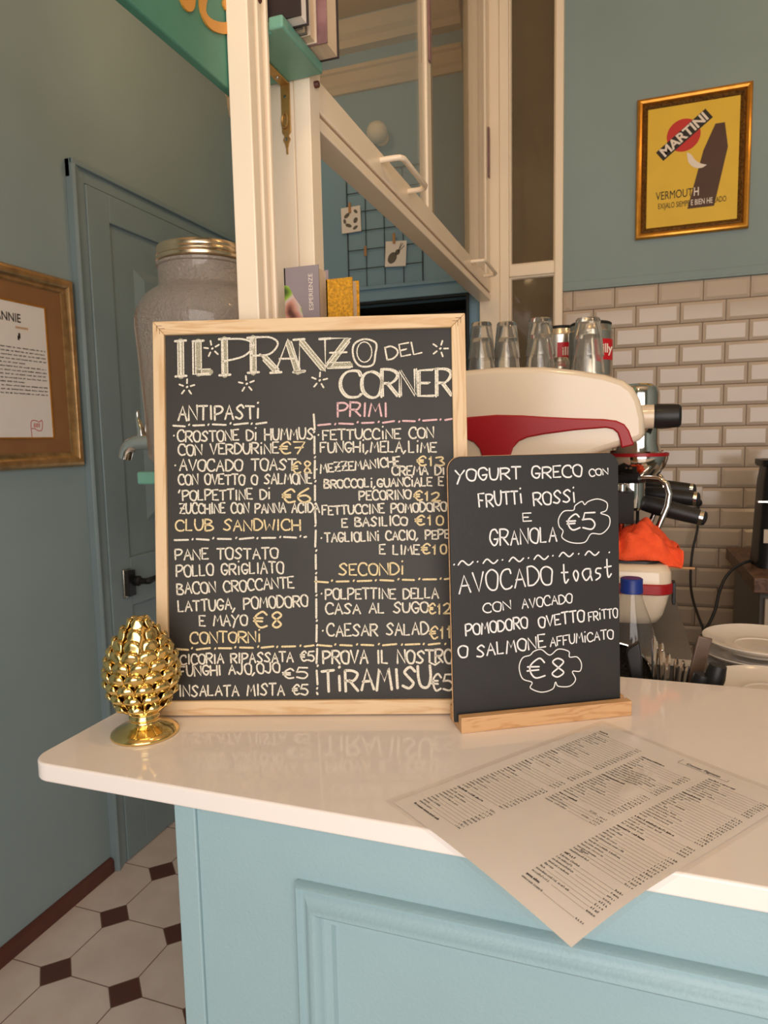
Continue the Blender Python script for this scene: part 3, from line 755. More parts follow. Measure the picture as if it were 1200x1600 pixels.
def dash_line(mb, p, q, step, dl, dots=True, w=0.0026):
    p, q = Vector(p), Vector(q); L = (q - p).length; d = (q - p) / L; s = 0.0
    while s < L:
        e = min(s + dl * random.uniform(.85, 1.15), L)
        j = Vector((random.uniform(-.0006, .0006), random.uniform(-.0008, .0008)))
        ribbon(mb, [tuple(p + d * s + j), tuple(p + d * e - j)], w, bl)
        if dots and e + step * 0.5 < L:
            c = p + d * (e + step * 0.5) + j; ribbon(mb, [tuple(c), tuple(c + Vector((.0008, .0012)))], w * .9, bl)
        s = e + step
for k, ax, ay, bx, by in DASHES:
    mb = MB()
    if k == 'V': dash_line(mb, (ax * mm, ay * mm), (bx * mm, by * mm), 0.010, 0.022, True, 0.0028)
    else: dash_line(mb, (ax * mm, ay * mm), (bx * mm, by * mm), 0.012, 0.017)
    chalk_part(mb, 'chalk_divider', 'W' if k == 'V' else k)
for sx_, sy_ in STARS:
    sx_, sy_ = sx_ * mm, sy_ * mm; mb = MB()
    ribbon(mb, [(sx_, sy_), (sx_ + .0008, sy_ + .0006)], 0.0028, bl)
    a0 = random.uniform(0, 1)
    for k in range(5):
        t_ = a0 + k * 2 * pi / 5
        ribbon(mb, [(sx_ + .0055 * cos(t_), sy_ + .0055 * sin(t_)), (sx_ + .0110 * cos(t_), sy_ + .0110 * sin(t_))], 0.0023, bl)
    chalk_part(mb, 'chalk_star', 'W')
mb = MB(); ribbon(mb, [(0.3715, 0.0675), (0.378, 0.0645), (0.384, 0.0685)], 0.0024, bl); chalk_part(mb, 'chalk_accent', 'W')

# ---------------------------------------------------------------- table sign on a beech block
ya, ti = 0.5297, 0.0444
a = Vector((cos(ya), sin(ya), 0)); n0 = Vector((-sin(ya), cos(ya), 0)); up = Vector((0, 0, 1))
u = up * cos(ti) + n0 * sin(ti); n = a.cross(u)
sign = thing('table_sign', 'small black sign with white handwriting in a beech block, in front of the chalkboard', 'sign', (-0.1915, 0.8150, 1.0802))
sign.rotation_euler = (0, 0, ya)
SO = Vector((-0.2006, 0.8291, 1.100))
inv = (Matrix.Translation(sign.location) @ Matrix.Rotation(ya, 4, 'Z')).inverted()
SW, SH = 0.2318, 0.3265
pmx = inv @ plane_mat(SO, a, u, n)
pl = MB().prism(rrect(0, -0.012, SW, SH, (0.001, 0.001, 0.017, 0.017), 10), 'z', -0.004, 0.0).build('panel', M['signblack'], sign, bev=0.0006)
pl.matrix_local = pmx
ed = MB().prism([(p[0], p[1]) for p in rrect(-0.0008, -0.012, SW + 0.0006, SH + 0.0006, (0.001, 0.001, 0.0175, 0.0175), 10)], 'z', -0.0052, -0.0041).build('panel_edge', M['beech'], sign); ed.matrix_local = pmx
bb = MB()
# beech block with its slot, in the sign's own frame: x along the block, y away from the viewer
def blk(y0, y1, z0, z1): bb.box((0.0, y0, z0), (0.2345, y1, z1))
blk(0.0, 0.0125, 0, 0.020); blk(0.0195, 0.0500, 0, 0.020); blk(0.0125, 0.0195, 0, 0.007)
o = bb.build('base', M['beech'], sign, bev=0.0008)
o.location = (0.003, -0.0015, 0)
sm = MB()
def sl(x, y, h): return (x, y, 0.0003 + h)
for txt, ax, ay, bx, by, cap in SIGN_TEXT:
    for st in hand_text(txt, ax * mm, ay * mm, bx * mm, by * mm, cap * mm): ribbon(sm, st, 0.0021 if cap > 13 else 0.0017, sl)
for i, (tx, ty) in enumerate(TILDES):
    tx, ty = tx * mm, ty * mm
    if i % 2 == 0: ribbon(sm, [(tx, ty), (tx + .0006, ty + .0006)], 0.0018, sl)
    else: ribbon(sm, smooth_line([(tx - .0105, ty - .002), (tx - .005, ty + .003), (tx + .003, ty - .003), (tx + .009, ty + .001)], 5), 0.0019, sl)
for cl in CLOUDS: ribbon(sm, smooth_line([(x * mm, y * mm) for x, y in cl], 5), 0.0014, sl)
sm.build('handwriting', M['ink_white'], pl, smooth=False)

# ---------------------------------------------------------------- gilded pine cone on a foot
pc = thing('pine_cone_ornament', 'shiny gold pine cone ornament on a round foot at the counter corner', 'ornament', (-0.578, 0.7035, 1.0802))
MB().lathe([(0.0, 0.0), (0.0405, 0.0), (0.0425, 0.002), (0.0415, 0.0045), (0.035, 0.0085), (0.024, 0.0125), (0.0185, 0.017), (0.0175, 0.020), (0.0190, 0.0215), (0.0190, 0.0235), (0.0170, 0.025), (0.0175, 0.030), (0.0205, 0.032), (0.021, 0.034), (0.019, 0.036), (0.024, 0.040), (0.0, 0.042)], 48, cap=False).build('foot', M['gold'], pc, angle=70)
def cone_r(s):      # body radius along height s 0..1
    return 0.0445 * (sin(pi * min(1, s * 0.80 + 0.16)) ** 0.75) * (1 - 0.12 * s)
CH = 0.112
core = [(max(1e-4, cone_r(i / 20) * 0.93), 0.036 + CH * i / 20) for i in range(21)]
MB().lathe(core, 32).build('core', M['gold'], pc)
sc = MB(); rows = 9
for rI in range(rows):
    s = 0.03 + 0.93 * rI / (rows - 1); cnt = [9, 11, 12, 12, 11, 11, 9, 7, 5][rI]
    R0 = cone_r(s); zc = 0.036 + CH * s
    ds = 0.02; slope = atan2(cone_r(min(1, s + ds)) - cone_r(max(0, s - ds)), 2 * ds * CH)     # lean of the surface
    size = 0.0118 * (0.42 + 0.58 * R0 / 0.0445)
    for k in range(cnt):
        th = 2 * pi * (k + 0.5 * (rI % 2)) / cnt + 0.2
        er = Vector((cos(th), sin(th), 0)); et = Vector((-sin(th), cos(th), 0))
        upv = (Vector((0, 0, 1)) * cos(slope) + er * sin(slope)).normalized(); out = et.cross(upv) * 1.0
        if out.dot(er) < 0 and s < 0.9: out = -out
        base = er * R0 * 0.93 + Vector((0, 0, zc))
        nu, nv = 10, 12; vs = []
        for j in range(nv + 1):
            v = j / nv
            for i in range(nu + 1):
                x = (i / nu - 0.5) * 2
                tp_ = max(0.0, (v - 0.55) / 0.45)
                wd = size * (0.72 + 0.30 * sin(min(v, 0.6) / 0.6 * pi / 2)) * math.sqrt(max(0.0, 1 - tp_ ** 2.6))
                px = x * wd
                py = (v - 0.45) * size * 2.25
                B = 0.0088 * (0.55 + 0.45 * R0 / 0.0445)
                lift = (v / 0.72) ** 1.6 if v < 0.72 else math.sqrt(max(0.0, 1 - ((v - 0.72) / 0.28) ** 2 * 0.95))
                bulge = 0.0008 + B * lift * (1 - 0.55 * x * x)
                vs.append(base + et * px + upv * py + out * bulge)
        fs = [(j * (nu + 1) + i, j * (nu + 1) + i + 1, (j + 1) * (nu + 1) + i + 1, (j + 1) * (nu + 1) + i) for j in range(nv) for i in range(nu)]
        sc.add(vs, fs)
sc.sphere((0, 0, 0.036 + CH - 0.004), 0.0095, 16, 10)
o = sc.build('scales', M['gold'], pc, angle=80, solid=0.0014)

# ---------------------------------------------------------------- laminated drinks list lying over the counter edge
m2 = Vector((-0.0230, 0.9020)); dn = Vector((-0.1986, -0.2634)).normalized(); rt = Vector((-dn.y, dn.x))
LW, LH = 0.245, 0.338
def sheet(x, y, h):
    """x across from the left long edge, y down from the head of the sheet"""
    p = m2 + rt * x + dn * y
    z = 1.0808 + 0.0010 * (0.5 + 0.5 * sin(x * 34 + y * 17)) * min(1, abs(LH - y) * 12) + 0.0016 * math.exp(-((x - .13 - .25 * (y - .1)) / .012) ** 2) * math.exp(-((y - .11) / .05) ** 2)
    over = 0.597 - p.y
    if over > 0: z -= 0.9 * over * over
    return (p.x, p.y, z + h)
menu = thing('laminated_menu', 'laminated drinks price list lying askew and overhanging the counter edge', 'menu', (0.03, 0.70, 1.0805))
def sheet_l(x, y, h):
    q = sheet(x, y, h); return (q[0] - 0.03, q[1] - 0.70, q[2] - 1.0805)
mg = 0.006
sheet_paper = MB().grid(40, 56, lambda s, t: sheet_l(mg + s * (LW - 2 * mg), mg + t * (LH - 2 * mg), 0)).build('paper', M['paper'], menu)
MB().grid(40, 56, lambda s, t: sheet_l(s * LW, t * LH, 0.0009)).build('plastic_sleeve', M['laminate'], menu)
def mark(mb, x, y, w, h):
    mb.add([sheet_l(x, y, .0004), sheet_l(x + w, y, .0004), sheet_l(x + w, y + h, .0004), sheet_l(x, y + h, .0004)], [(0, 1, 2, 3)])
def scribble_word(x, y, w, hgt, heavy=1.0):
    """tiny illegible print: narrow stems of changing height"""
    e = x + w
    while x < e:
        cw = hgt * random.uniform(.42, .7)
        tall = random.random() < .3
        top = y - (hgt if tall else hgt * .68)
        mark(pr, x, top, cw * .30 * heavy, y - top)
        if random.random() < .75: mark(pr, x + cw * .25, random.choice((top, y - hgt * .2, y - hgt * .42)), cw * .5, hgt * .2 * heavy)
        if random.random() < .6: mark(pr, x + cw * .62, y - hgt * .68, cw * .26 * heavy, hgt * .68)
        x += cw * 1.18
cols = [(0.020, 0.076, 62), (0.092, 0.148, 60), (0.166, 0.224, 62)]
LP = 0.0050
for ci, (cx0, cx1, nl) in enumerate(cols):
    pr, lead = MB(), MB()
    y = [0.030, 0.046, 0.034][ci]; k = 0
    stop = [0.318, 0.205, 0.314][ci]
    gaps = {0: (17, 25, 30, 44, 55), 1: (6, 13, 26), 2: (9, 24, 29, 43, 52)}[ci]
    price = True
    while y < stop:
        if k in gaps or k == 0:
            y += LP * (0.4 if k else 0)
            xx = cx0
            for _ in range(random.choice((1, 2, 3))):
                w = random.uniform(.008, .016); scribble_word(xx, y, w, .0029, 1.6); xx += w + .002
            y += LP * 1.05; k += 1; continue
        xx = cx0; nword = random.choice((1, 1, 2, 2, 3))
        if ci == 1 and 6 < k < 13: nword = 5
        for _ in range(nword):
            w = random.uniform(.004, .012)
            if xx + w > cx1 - .002: break
            scribble_word(xx, y, w, .0025); xx += w + .0016
        if xx < cx1 - .004: mark(lead, xx + .001, y - .0003, cx1 - .002 - xx, .0004)
        for q in range(4): scribble_word(cx1 + q * .0022 , y, .0012, .0026, 1.2)
        y += LP; k += 1
    pr.build('print_column', M['print'], sheet_paper, smooth=False)
    lead.build('leader_lines', M['print_faint'], sheet_paper, smooth=False)
def flat_text(name, body, x, y, size, sx=1.0, bold=0.0):
    c = Vector(sheet_l(x, y, .0006)); e1 = (Vector(sheet_l(x + .01, y, .0006)) - c).normalized(); e2 = -(Vector(sheet_l(x, y + .01, .0006)) - c).normalized(); e3 = e1.cross(e2)
    o = text_obj(name, body, size, M['print'], sheet_paper, (0, 0, 0), bold=bold)
    o.matrix_local = plane_mat(c, e1, e2, e3) @ Matrix.Diagonal((sx, 1, 1, 1))
flat_text('heading', 'Corner Pigneto', 0.152, 0.0195, 0.0062, 1.0, .0001)
flat_text('heading', 'Amari', 0.176, 0.243, 0.0036, 1.0, .00005)
flat_text('price', '€7,00', 0.139, 0.186, 0.0034); flat_text('price', '€7,00', 0.139, 0.198, 0.0034)
bx = MB()
for q in (((0.124, 0.0238), (0.181, 0.0238)), ((0.124, 0.0125), (0.124, 0.0238)), ((0.181, 0.019), (0.181, 0.0238))):
    (ax, ay), (bx_, by_) = q; mark(bx, ax, ay, max(.0004, bx_ - ax), max(.0004, by_ - ay))
bx.build('heading_rule', M['print'], sheet_paper, smooth=False)
# ================================================================== BEHIND THE CHALKBOARD
ls = MB().prism([(-0.78, 0.965), (-0.335, 0.965), (-0.335, 1.092), (-0.56, 1.092), (-0.56, 1.19), (-0.78, 1.19)], 'z', 1.382, 1.404).build('wall_shelf', M['mint'], bev=0.004)
tag(ls, 'mint green shelf behind the chalkboard carrying the glass jar', 'shelf')
# drinks jar with a tap
jar = thing('drink_dispenser', 'big ribbed glass drinks jar with metal lid and tap, left of the cream post', 'jar', (-0.705, 1.08, 1.4042))
pr_ = [(0.0, 0.0), (0.088, 0.0), (0.100, 0.006), (0.106, 0.02)]
for i in range(40):
    z = 0.02 + 0.21 * i / 39; pr_.append((0.108 + 0.010 * (i / 39) ** 1.4, z))
pr_ += [(0.119, 0.245), (0.1185, 0.262), (0.114, 0.280), (0.104, 0.297), (0.090, 0.308), (0.0785, 0.314), (0.0765, 0.320), (0.0765, 0.348), (0.080, 0.350), (0.080, 0.354), (0.076, 0.356), (0.0, 0.356)]
jb = MB(); SEG = 96; o0 = 0
jb.lathe(pr_, SEG, cap=False)
def rib(x, y, z):
    k = int(round(atan2(y, x) / (2 * pi / SEG)))
    q = 1 + (0.010 if 0.03 < z < 0.275 else 0.0) * (1 if k % 2 else -1)
    return (x * q, y * q, z)
jb.v = [rib(*v) for v in jb.v]
jb.build('glass_body', M['jarglass'], jar, angle=60)
MB().lathe([(0.0, 0.384), (0.073, 0.384), (0.0765, 0.3825), (0.078, 0.379), (0.0775, 0.374), (0.0785, 0.372), (0.0785, 0.3675), (0.0775, 0.366), (0.0795, 0.363), (0.0795, 0.3585), (0.0775, 0.3565), (0.0, 0.3565)][::-1], 64, cap=False).build('lid', M['lid'], jar, angle=30)
tp = MB().lathe([(0.021, 0.0), (0.021, 0.004), (0.016, 0.006), (0.0125, 0.010)], 24, (-0.1125, 0, 0.048), 'x')
tp.tube([(-0.105, 0, 0.050), (-0.135, 0, 0.050), (-0.160, 0, 0.0495), (-0.176, 0, 0.045), (-0.186, 0, 0.034), (-0.191, 0, 0.020)], [0.0145, 0.0145, 0.014, 0.0135, 0.013, 0.0125], 20)
tap_o = tp.build('tap', M['chrome'], jar)
tap = MB().tube([(-0.149, 0, 0.060), (-0.150, 0, 0.072), (-0.154, 0, 0.086), (-0.157, 0, 0.094), (-0.157, 0, 0.104), (-0.156, 0, 0.108)], [0.0095, 0.0075, 0.006, 0.0035, 0.0038, 0.002], 12)
tap.tube([(-0.144, 0.004, 0.068), (-0.141, 0.004, 0.088), (-0.140, 0.004, 0.093)], [0.003, 0.0024, 0.001], 8)
tap.build('tap_lever', M['chrome'], tap_o)
MB().lathe([(0.020, 0.0), (0.020, 0.003)], 24, (-0.1165, 0, 0.050), 'x').build('tap_washer', M['black'], tap_o)
jar.rotation_euler = (0, 0, 0)
# books behind the board
def book(name, label, x0, x1, y0, y1, z0, z1, ct, cov, group, pages='+y', spine=True):
    """book standing upright: covers at x0 side and x1 side? covers face -Y and +Y; fore edge towards +X"""
    t = thing(name, label, 'book', ((x0 + x1) / 2, (y0 + y1) / 2, z0), group)
    c = MB().box((x0, y0, z0), (x1, y0 + ct, z1)).box((x0, y1 - ct, z0), (x1, y1, z1)).box((x0, y0, z0), (x0 + ct, y1, z1))
    co = P(c, 'cover', cov, t, bev=0.0006)
    P(MB().box((x0 + ct, y0 + ct, z0 + 0.003), (x1 - 0.004, y1 - ct, z1 - 0.003)), 'pages', M['pagecream'], t, smooth=False)
    return co
gb = book('book', 'grey book with a blurred food photograph on its cover, behind the chalkboard', -0.502, -0.4435, 0.990, 1.030, 1.4042, 1.716, 0.003, M['greybook'], 'books behind the chalkboard')
text_obj('cover_title', 'ESPERIENZE', 0.0100, M['posterwhite'], gb, (-0.4565, 0.9896, 1.6762), (pi / 2, -pi / 2, 0), sx=1.05)
def blob_photo():
    m, nt, p = new_mat('food_photo')
    tc = nt.nodes.new('ShaderNodeTexCoord'); nz = nt.nodes.new('ShaderNodeTexNoise'); nz.inputs['Scale'].default_value = 26; nz.inputs['Detail'].default_value = 1
    nt.links.new(tc.outputs['Object'], nz.inputs['Vector'])
    r = nt.nodes.new('ShaderNodeValToRGB'); e = r.color_ramp.elements
    cols = [(0.30, (40, 34, 30)), (0.42, (96, 58, 50)), (0.50, (198, 140, 120)), (0.56, (206, 186, 176)), (0.62, (140, 176, 60)), (0.70, (66, 86, 40))]
    e[0].position, e[0].color = cols[0][0], (*lin(cols[0][1]), 1); e[1].position, e[1].color = cols[-1][0], (*lin(cols[-1][1]), 1)
    for pos, c in cols[1:-1]:
        q = e.new(pos); q.color = (*lin(c), 1)
    nt.links.new(nz.outputs['Fac'], r.inputs['Fac']); nt.links.new(r.outputs['Color'], p.inputs['Base Color']); p.inputs['Roughness'].default_value = 0.4
    return m
ph = MB().prism([(-0.5015, 1.42), (-0.472, 1.42), (-0.469, 1.63), (-0.474, 1.655), (-0.486, 1.672), (-0.494, 1.688), (-0.5015, 1.690)], 'y', 0.9894, 0.9899)
ph.build('cover_photo', blob_photo(), gb, smooth=False)
book('book', 'mustard yellow cloth bound book right of the grey book', -0.431, -0.388, 0.988, 1.018, 1.4042, 1.692, 0.003, M['yellowbook'], 'books behind the chalkboard')
# brass bracket with hook on the second post, and bolt
br = thing('hook_bracket', 'brass angle bracket with a hook screwed to the cream post under the shelf', 'bracket', (-0.5405, 1.0955, 2.0))
P(MB().box((-0.5485, 1.0935, 1.962), (-0.5325, 1.0965, 2.0395)).box((-0.5485, 0.985, 2.0365), (-0.5325, 1.0935, 2.0395)), 'plate', M['brass'], br, bev=0.0008)
P(MB().prism([(-0.548, 1.962), (-0.533, 1.962), (-0.537, 1.957), (-0.534, 1.951), (-0.537, 1.945), (-0.5392, 1.936), (-0.5392, 1.928), (-0.5418, 1.928), (-0.5418, 1.936), (-0.544, 1.945), (-0.547, 1.951), (-0.544, 1.957)], 'y', 1.0938, 1.0962), 'keeper', M['brass'], br)
P(MB().tube([(-0.5415 + 0.0062 * cos(t), 1.0905 - 0.003 * cos(t), 1.980 + 0.0115 * sin(t)) for t in [2 * pi * k / 18 for k in range(19)]], 0.0018, 8), 'hook', M['brass'], br)
for z in (2.018, 1.951): P(MB().lathe([(0.0032, 0.0), (0.0028, -0.0012), (0.001, -0.0016)], 12, (-0.5405, 1.0936, z), 'y'), 'screw', M['steel'], br)
P(MB().lathe([(0.0032, 0.0), (0.0028, -0.0012), (0.001, -0.0016)], 12, (-0.5405, 1.068, 2.0363), 'z'), 'screw', M['steel'], br)
bt = thing('bolt', 'small dark bolt head on the side of the cream post', 'bolt', (-0.497, 1.122, 2.046))
P(MB().lathe([(0.0055, 0.0), (0.0055, 0.006), (0.0045, 0.0075), (0.002, 0.0076)], 14, (-0.497, 1.118, 2.040), 'x'), 'bolt_head', M['skirting'], bt)
hk = MB().lathe([(0.006, 0.0), (0.005, 0.002), (0.002, 0.002)], 12, (-0.497, 0.934, 2.072), 'x').build('screw_cap', M['skirting'])
tag(hk, 'dark screw cap on the near cream post at the top of the frame', 'screw')
# upper shelf with books
us = MB().prism([(-0.62, 0.963), (-0.494, 0.963), (-0.494, 0.953), (-0.471, 0.953), (-0.471, 1.0935), (-0.62, 1.0935)], 'z', 2.040, 2.058).build('wall_shelf', M['mint'], bev=0.003)
tag(us, 'mint green shelf overhead on a brass bracket, books standing on it', 'shelf')
def shelf_book(label, xr, y0, y1, cov, h, pages, back=None):
    t = thing('book', label, 'book', (xr - 0.09, (y0 + y1) / 2, 2.0582), 'books on the overhead shelf')
    x0 = xr - 0.16; ct = 0.003; z0, z1 = 2.0582, 2.0582 + h
    P(MB().box((x0, y0, z0), (xr, y0 + ct, z1)).box((x0, y0, z0), (x0 + ct, y1, z1)), 'cover', cov, t, bev=0.0006)
    P(MB().box((x0 + ct, y1 - ct, z0), (xr, y1, z1)), 'back_cover', back or cov, t, bev=0.0006)
    P(MB().box((x0 + ct, y0 + ct, z0 + 0.002), (xr - 0.003, y1 - ct, z1 - 0.003)), 'pages', pages, t, smooth=False)
shelf_book('thick book with a mauve and black cover at the far end of the overhead shelf', -0.441, 1.043, 1.0925, M['mauvecover'], 0.26, M['pagecream'], M['darkcover'])
shelf_book('pale covered book second from the far end of the overhead shelf', -0.4565, 1.016, 1.041, M['creamcover'], 0.26, M['pagecream'])
shelf_book('slim dark grey book third from the far end of the overhead shelf', -0.4600, 0.996, 1.014, M['greyset'], 0.24, M['creamcover'])
shelf_book('dark brown book with white pages nearest on the overhead shelf', -0.4480, 0.966, 0.994, M['darkcover'], 0.24, M['paper'])
# jade sign board with gold scroll letters, hung on the outside of the near post
sb = thing('hanging_sign', 'jade green signboard with gold scroll lettering at the upper left', 'sign', (-0.5385, 0.66, 2.2))
P(MB().box((-0.545, 0.36, 1.943), (-0.532, 0.955, 2.50)), 'sign_board', M['jade'], sb, bev=0.002)
sc_ = MB()
def curl(pts, w): ribbon(sc_, smooth_line(pts, 8), w, lambda y, z, h: (-0.5304, y, z))
curl([(0.862, 2.120), (0.852, 2.055), (0.842, 2.028), (0.840, 2.014), (0.849, 2.006), (0.867, 2.008), (0.897, 2.021), (0.930, 2.046), (0.934, 2.068), (0.918, 2.068), (0.902, 2.054), (0.896, 2.050)], 0.0135)
curl([(0.790, 2.035), (0.793, 2.006), (0.803, 1.999), (0.814, 2.008), (0.818, 2.026)], 0.0125)
P(sc_, 'gold_lettering', M['goldpaint'], sb, smooth=False, solid=0.0028)
# ================================================================== FAR WALL THINGS
wg = thing('wire_grid', 'black wire memo grid on the rear wall behind the partition', 'memo grid', (-0.945, 2.778, 2.3))
wr = MB(); yw = 2.779
xs = [-1.106 + 0.0808 * k for k in range(5)]
zs = [2.082 + 0.0762 * k for k in range(7)]
for i, x in enumerate(xs): wr.tube([(x, yw, zs[0]), (x, yw, zs[-1])], 0.0024 if i in (0, 4) else 0.0017, 8)
for j, z in enumerate(zs): wr.tube([(xs[0], yw - .002, z), (xs[-1], yw - .002, z)], 0.0024 if j in (0, 6) else 0.0017, 8)
wr.tube([(xs[0] + 0.014 * (1 - cos(t)) - 0.0, yw, zs[-1] + 0.012 * sin(t)) for t in [k * pi / 8 for k in range(9)]], 0.0022, 8)
P(wr, 'wires', M['blackwire'], wg)
def card(label, x0, z0, x1, z1, tilt, motif):
    t = thing('card', label, 'card', ((x0 + x1) / 2, 2.7735, (z0 + z1) / 2), 'cards pinned to the wire grid')
    w, h = (x1 - x0) / 2, (z1 - z0) / 2
    c = MB().box((-w, -0.0006, -h), (w, 0.0006, h)).build('card_paper', M['paper'], t, smooth=False)
    ink = MB()
    for kind, pts in motif:
        if kind == 'p': ink.add([(x, -0.0010, z) for x, z in pts], [tuple(range(len(pts)))])
        else: ribbon(ink, pts, 0.003, lambda x, z, hh: (x, -0.0010, z))
    ink.build('ink_drawing', M['greyset'], t, smooth=False)
    t.rotation_euler = (0, tilt, 0)
    return t
def ell(cx, cz, rx, rz, a=0): return [(cx + rx * cos(t) * cos(a) - rz * sin(t) * sin(a), cz + rx * cos(t) * sin(a) + rz * sin(t) * cos(a)) for t in [2 * pi * k / 16 for k in range(16)]]
card('patterned paper card pinned at the left edge of the wire grid', -1.130, 2.308, -1.044, 2.410, -0.02,
     [('p', ell(-0.018, 0.018, 0.014, 0.008, .6)), ('p', ell(0.02, -0.005, 0.012, 0.009, 1)), ('p', ell(-0.012, -0.022, 0.015, 0.007, -.4)), ('p', ell(0.022, 0.030, 0.010, 0.006, -.8)), ('p', ell(0.018, -0.034, 0.012, 0.006, .5)), ('p', ell(-0.028, -0.004, 0.006, 0.010, .2))])
card('white card with a grey pineapple drawing pinned low on the wire grid', -0.940, 2.152, -0.850, 2.252, 0.06,
     [('p', ell(-0.014, -0.016, 0.018, 0.024, -.5)), ('p', ell(0.008, 0.006, 0.010, 0.012, -.5)), ('l', [(0.010, 0.01), (0.030, 0.040)]), ('l', [(0.012, 0.01), (0.022, 0.042)]), ('l', [(0.012, 0.008), (0.036, 0.030)])])
for x, z, lb in ((-1.090, 2.405, 'wooden peg holding the patterned card'), (-0.900, 2.262, 'wooden peg holding the pineapple card'), (-1.025, 2.225, 'empty wooden peg on the left of the wire grid'), (-0.945, 2.385, 'empty wooden peg high on the wire grid')):
    t = thing('clothes_peg', lb, 'peg', (x, 2.769, z), 'pegs on the wire grid')
    MB().box((-0.0048, -0.004, -0.020), (0.0048, -0.0008, 0.020)).build('peg_half', M['peg'], t, bev=0.001)
    MB().box((-0.0048, 0.0, -0.020), (0.0048, 0.0032, 0.020)).build('peg_half', M['peg'], t, bev=0.001)
gl = thing('wall_lamp', 'round white opal lamp high on the rear wall', 'lamp', (-0.948, 2.70, 2.662))
P(MB().sphere((-0.948, 2.725, 2.662), 0.042, 28, 16), 'globe', M['lampglass'], gl)
P(MB().lathe([(0.012, 0), (0.012, 0.03), (0.03, 0.03), (0.03, 0.035)], 20, (-0.948, 2.7495, 2.662), 'y'), 'mount', M['cream'], gl)
va = MB(); pts = [(-1.195, 2.0)]
for k in range(12):
    for t in range(7): pts.append((-1.195 + 0.05 * k + 0.05 * t / 6, 1.955 - 0.018 * sin(pi * t / 6)))
pts.append((-0.597, 2.0)); va.prism(pts, 'y', 3.02, 3.026)
tag(va.build('valance', M['black'], smooth=False), 'black scalloped valance hanging in the dark opening', 'valance')

# ---------------------------------------------------------------- framed vermouth poster
vp = thing('framed_poster', 'yellow vermouth poster in a gilt frame on the back wall', 'picture', (0.210, 2.785, 2.395))
PX0, PX1, PZ0, PZ1 = 0.025, 0.396, 2.154, 2.637
def on_wall(x, y, h): return (x, 2.785 - h, y)
q = MB(); frame_sweep(q, (PX0, PZ0, PX1, PZ1), [(0, 0), (0, .014), (.004, .020), (.010, .022), (.017, .019), (.021, .012), (.021, 0)], on_wall); P(q, 'frame', M['goldframe'], vp, angle=30)
q = MB(); frame_sweep(q, (PX0 + .021, PZ0 + .021, PX1 - .021, PZ1 - .021), [(0, 0), (0, .013), (.006, .016), (.013, .010), (.016, .007), (.016, 0)], on_wall); P(q, 'carved_slip', M['carved'], vp, angle=30)
AX0, AX1, AZ0, AZ1 = PX0 + .036, PX1 - .036, PZ0 + .036, PZ1 - .036
poster = P(MB().box((AX0, 2.779, AZ0), (AX1, 2.785, AZ1)), 'poster', M['yellow'], vp, smooth=False)
AW, AH = AX1 - AX0, AZ1 - AZ0
def art(name, polys, mat, lvl):
    m_ = MB()
    for pl_ in polys: m_.add([(AX0 + x * AW, 2.7788 - lvl * 0.0002, AZ0 + y * AH) for x, y in pl_], [tuple(range(len(pl_)))])
    return m_.build(name, mat, poster, smooth=False)
circ = lambda cx, cy, r: [(cx + r * cos(t), cy + r * sin(t) * AW / AH) for t in [2 * pi * k / 40 for k in range(40)]]
art('red_disc', [circ(0.40, 0.745, 0.185)], M['posterred'], 1)
# a plain slanting block and a pale crescent stand in for the artwork
art('brown_shape', [[(0.46, 0.13), (0.75, 0.13), (0.88, 0.60), (0.84, 0.80), (0.74, 0.80), (0.62, 0.60)]], M['posterbrown'], 1)
cres = smooth_line([(0.44, 0.60), (0.46, 0.52), (0.52, 0.47), (0.60, 0.455), (0.66, 0.475)], 6) + smooth_line([(0.66, 0.475), (0.59, 0.495), (0.53, 0.53), (0.49, 0.575), (0.44, 0.60)], 6)[1:]
art('pale_crescent', [cres], M['posterwhite'], 2)
import math as _m
bc, ba = (0.405, 0.745), 0.66
def rotp(x, y): return (bc[0] + (x * cos(ba) - y * sin(ba)), bc[1] + (x * sin(ba) + y * cos(ba)) * AW / AH)
art('banner', [[rotp(-0.335, -0.068), rotp(0.335, -0.068), rotp(0.335, 0.068), rotp(-0.335, 0.068)]], M['posterblack'], 3)
def ptext(body, x, y, size, mat, rot=0.0, sx=1.0, bold=0.0, lvl=5, align='CENTER'):
    return text_obj('lettering', body, size, mat, poster, (AX0 + x * AW, 2.7788 - lvl * 0.0002, AZ0 + y * AH), (pi / 2, -rot, 0), align, sx, bold)
ptext('MARTINI', bc[0], bc[1], 0.046, M['posterwhite'], ba, 1.0, .0014)
ptext('VERMOUT', 0.515, 0.262, 0.040, M['posterblack'], 0.0, 0.66, .0, align='RIGHT')
ptext('H', 0.522, 0.262, 0.040, M['posterwhite'], 0.0, 0.66, .0006, align='LEFT')
ptext('EXIJALO SIEMPR', 0.490, 0.176, 0.027, M['posterblack'], 0.0, 0.56, .0, align='RIGHT')
ptext('E BIEN HE', 0.495, 0.176, 0.027, M['posterwhite'], 0.0, 0.60, .0003, align='LEFT')
ptext('LADO', 0.742, 0.176, 0.027, M['posterblack'], 0.0, 0.56, .0, align='LEFT')

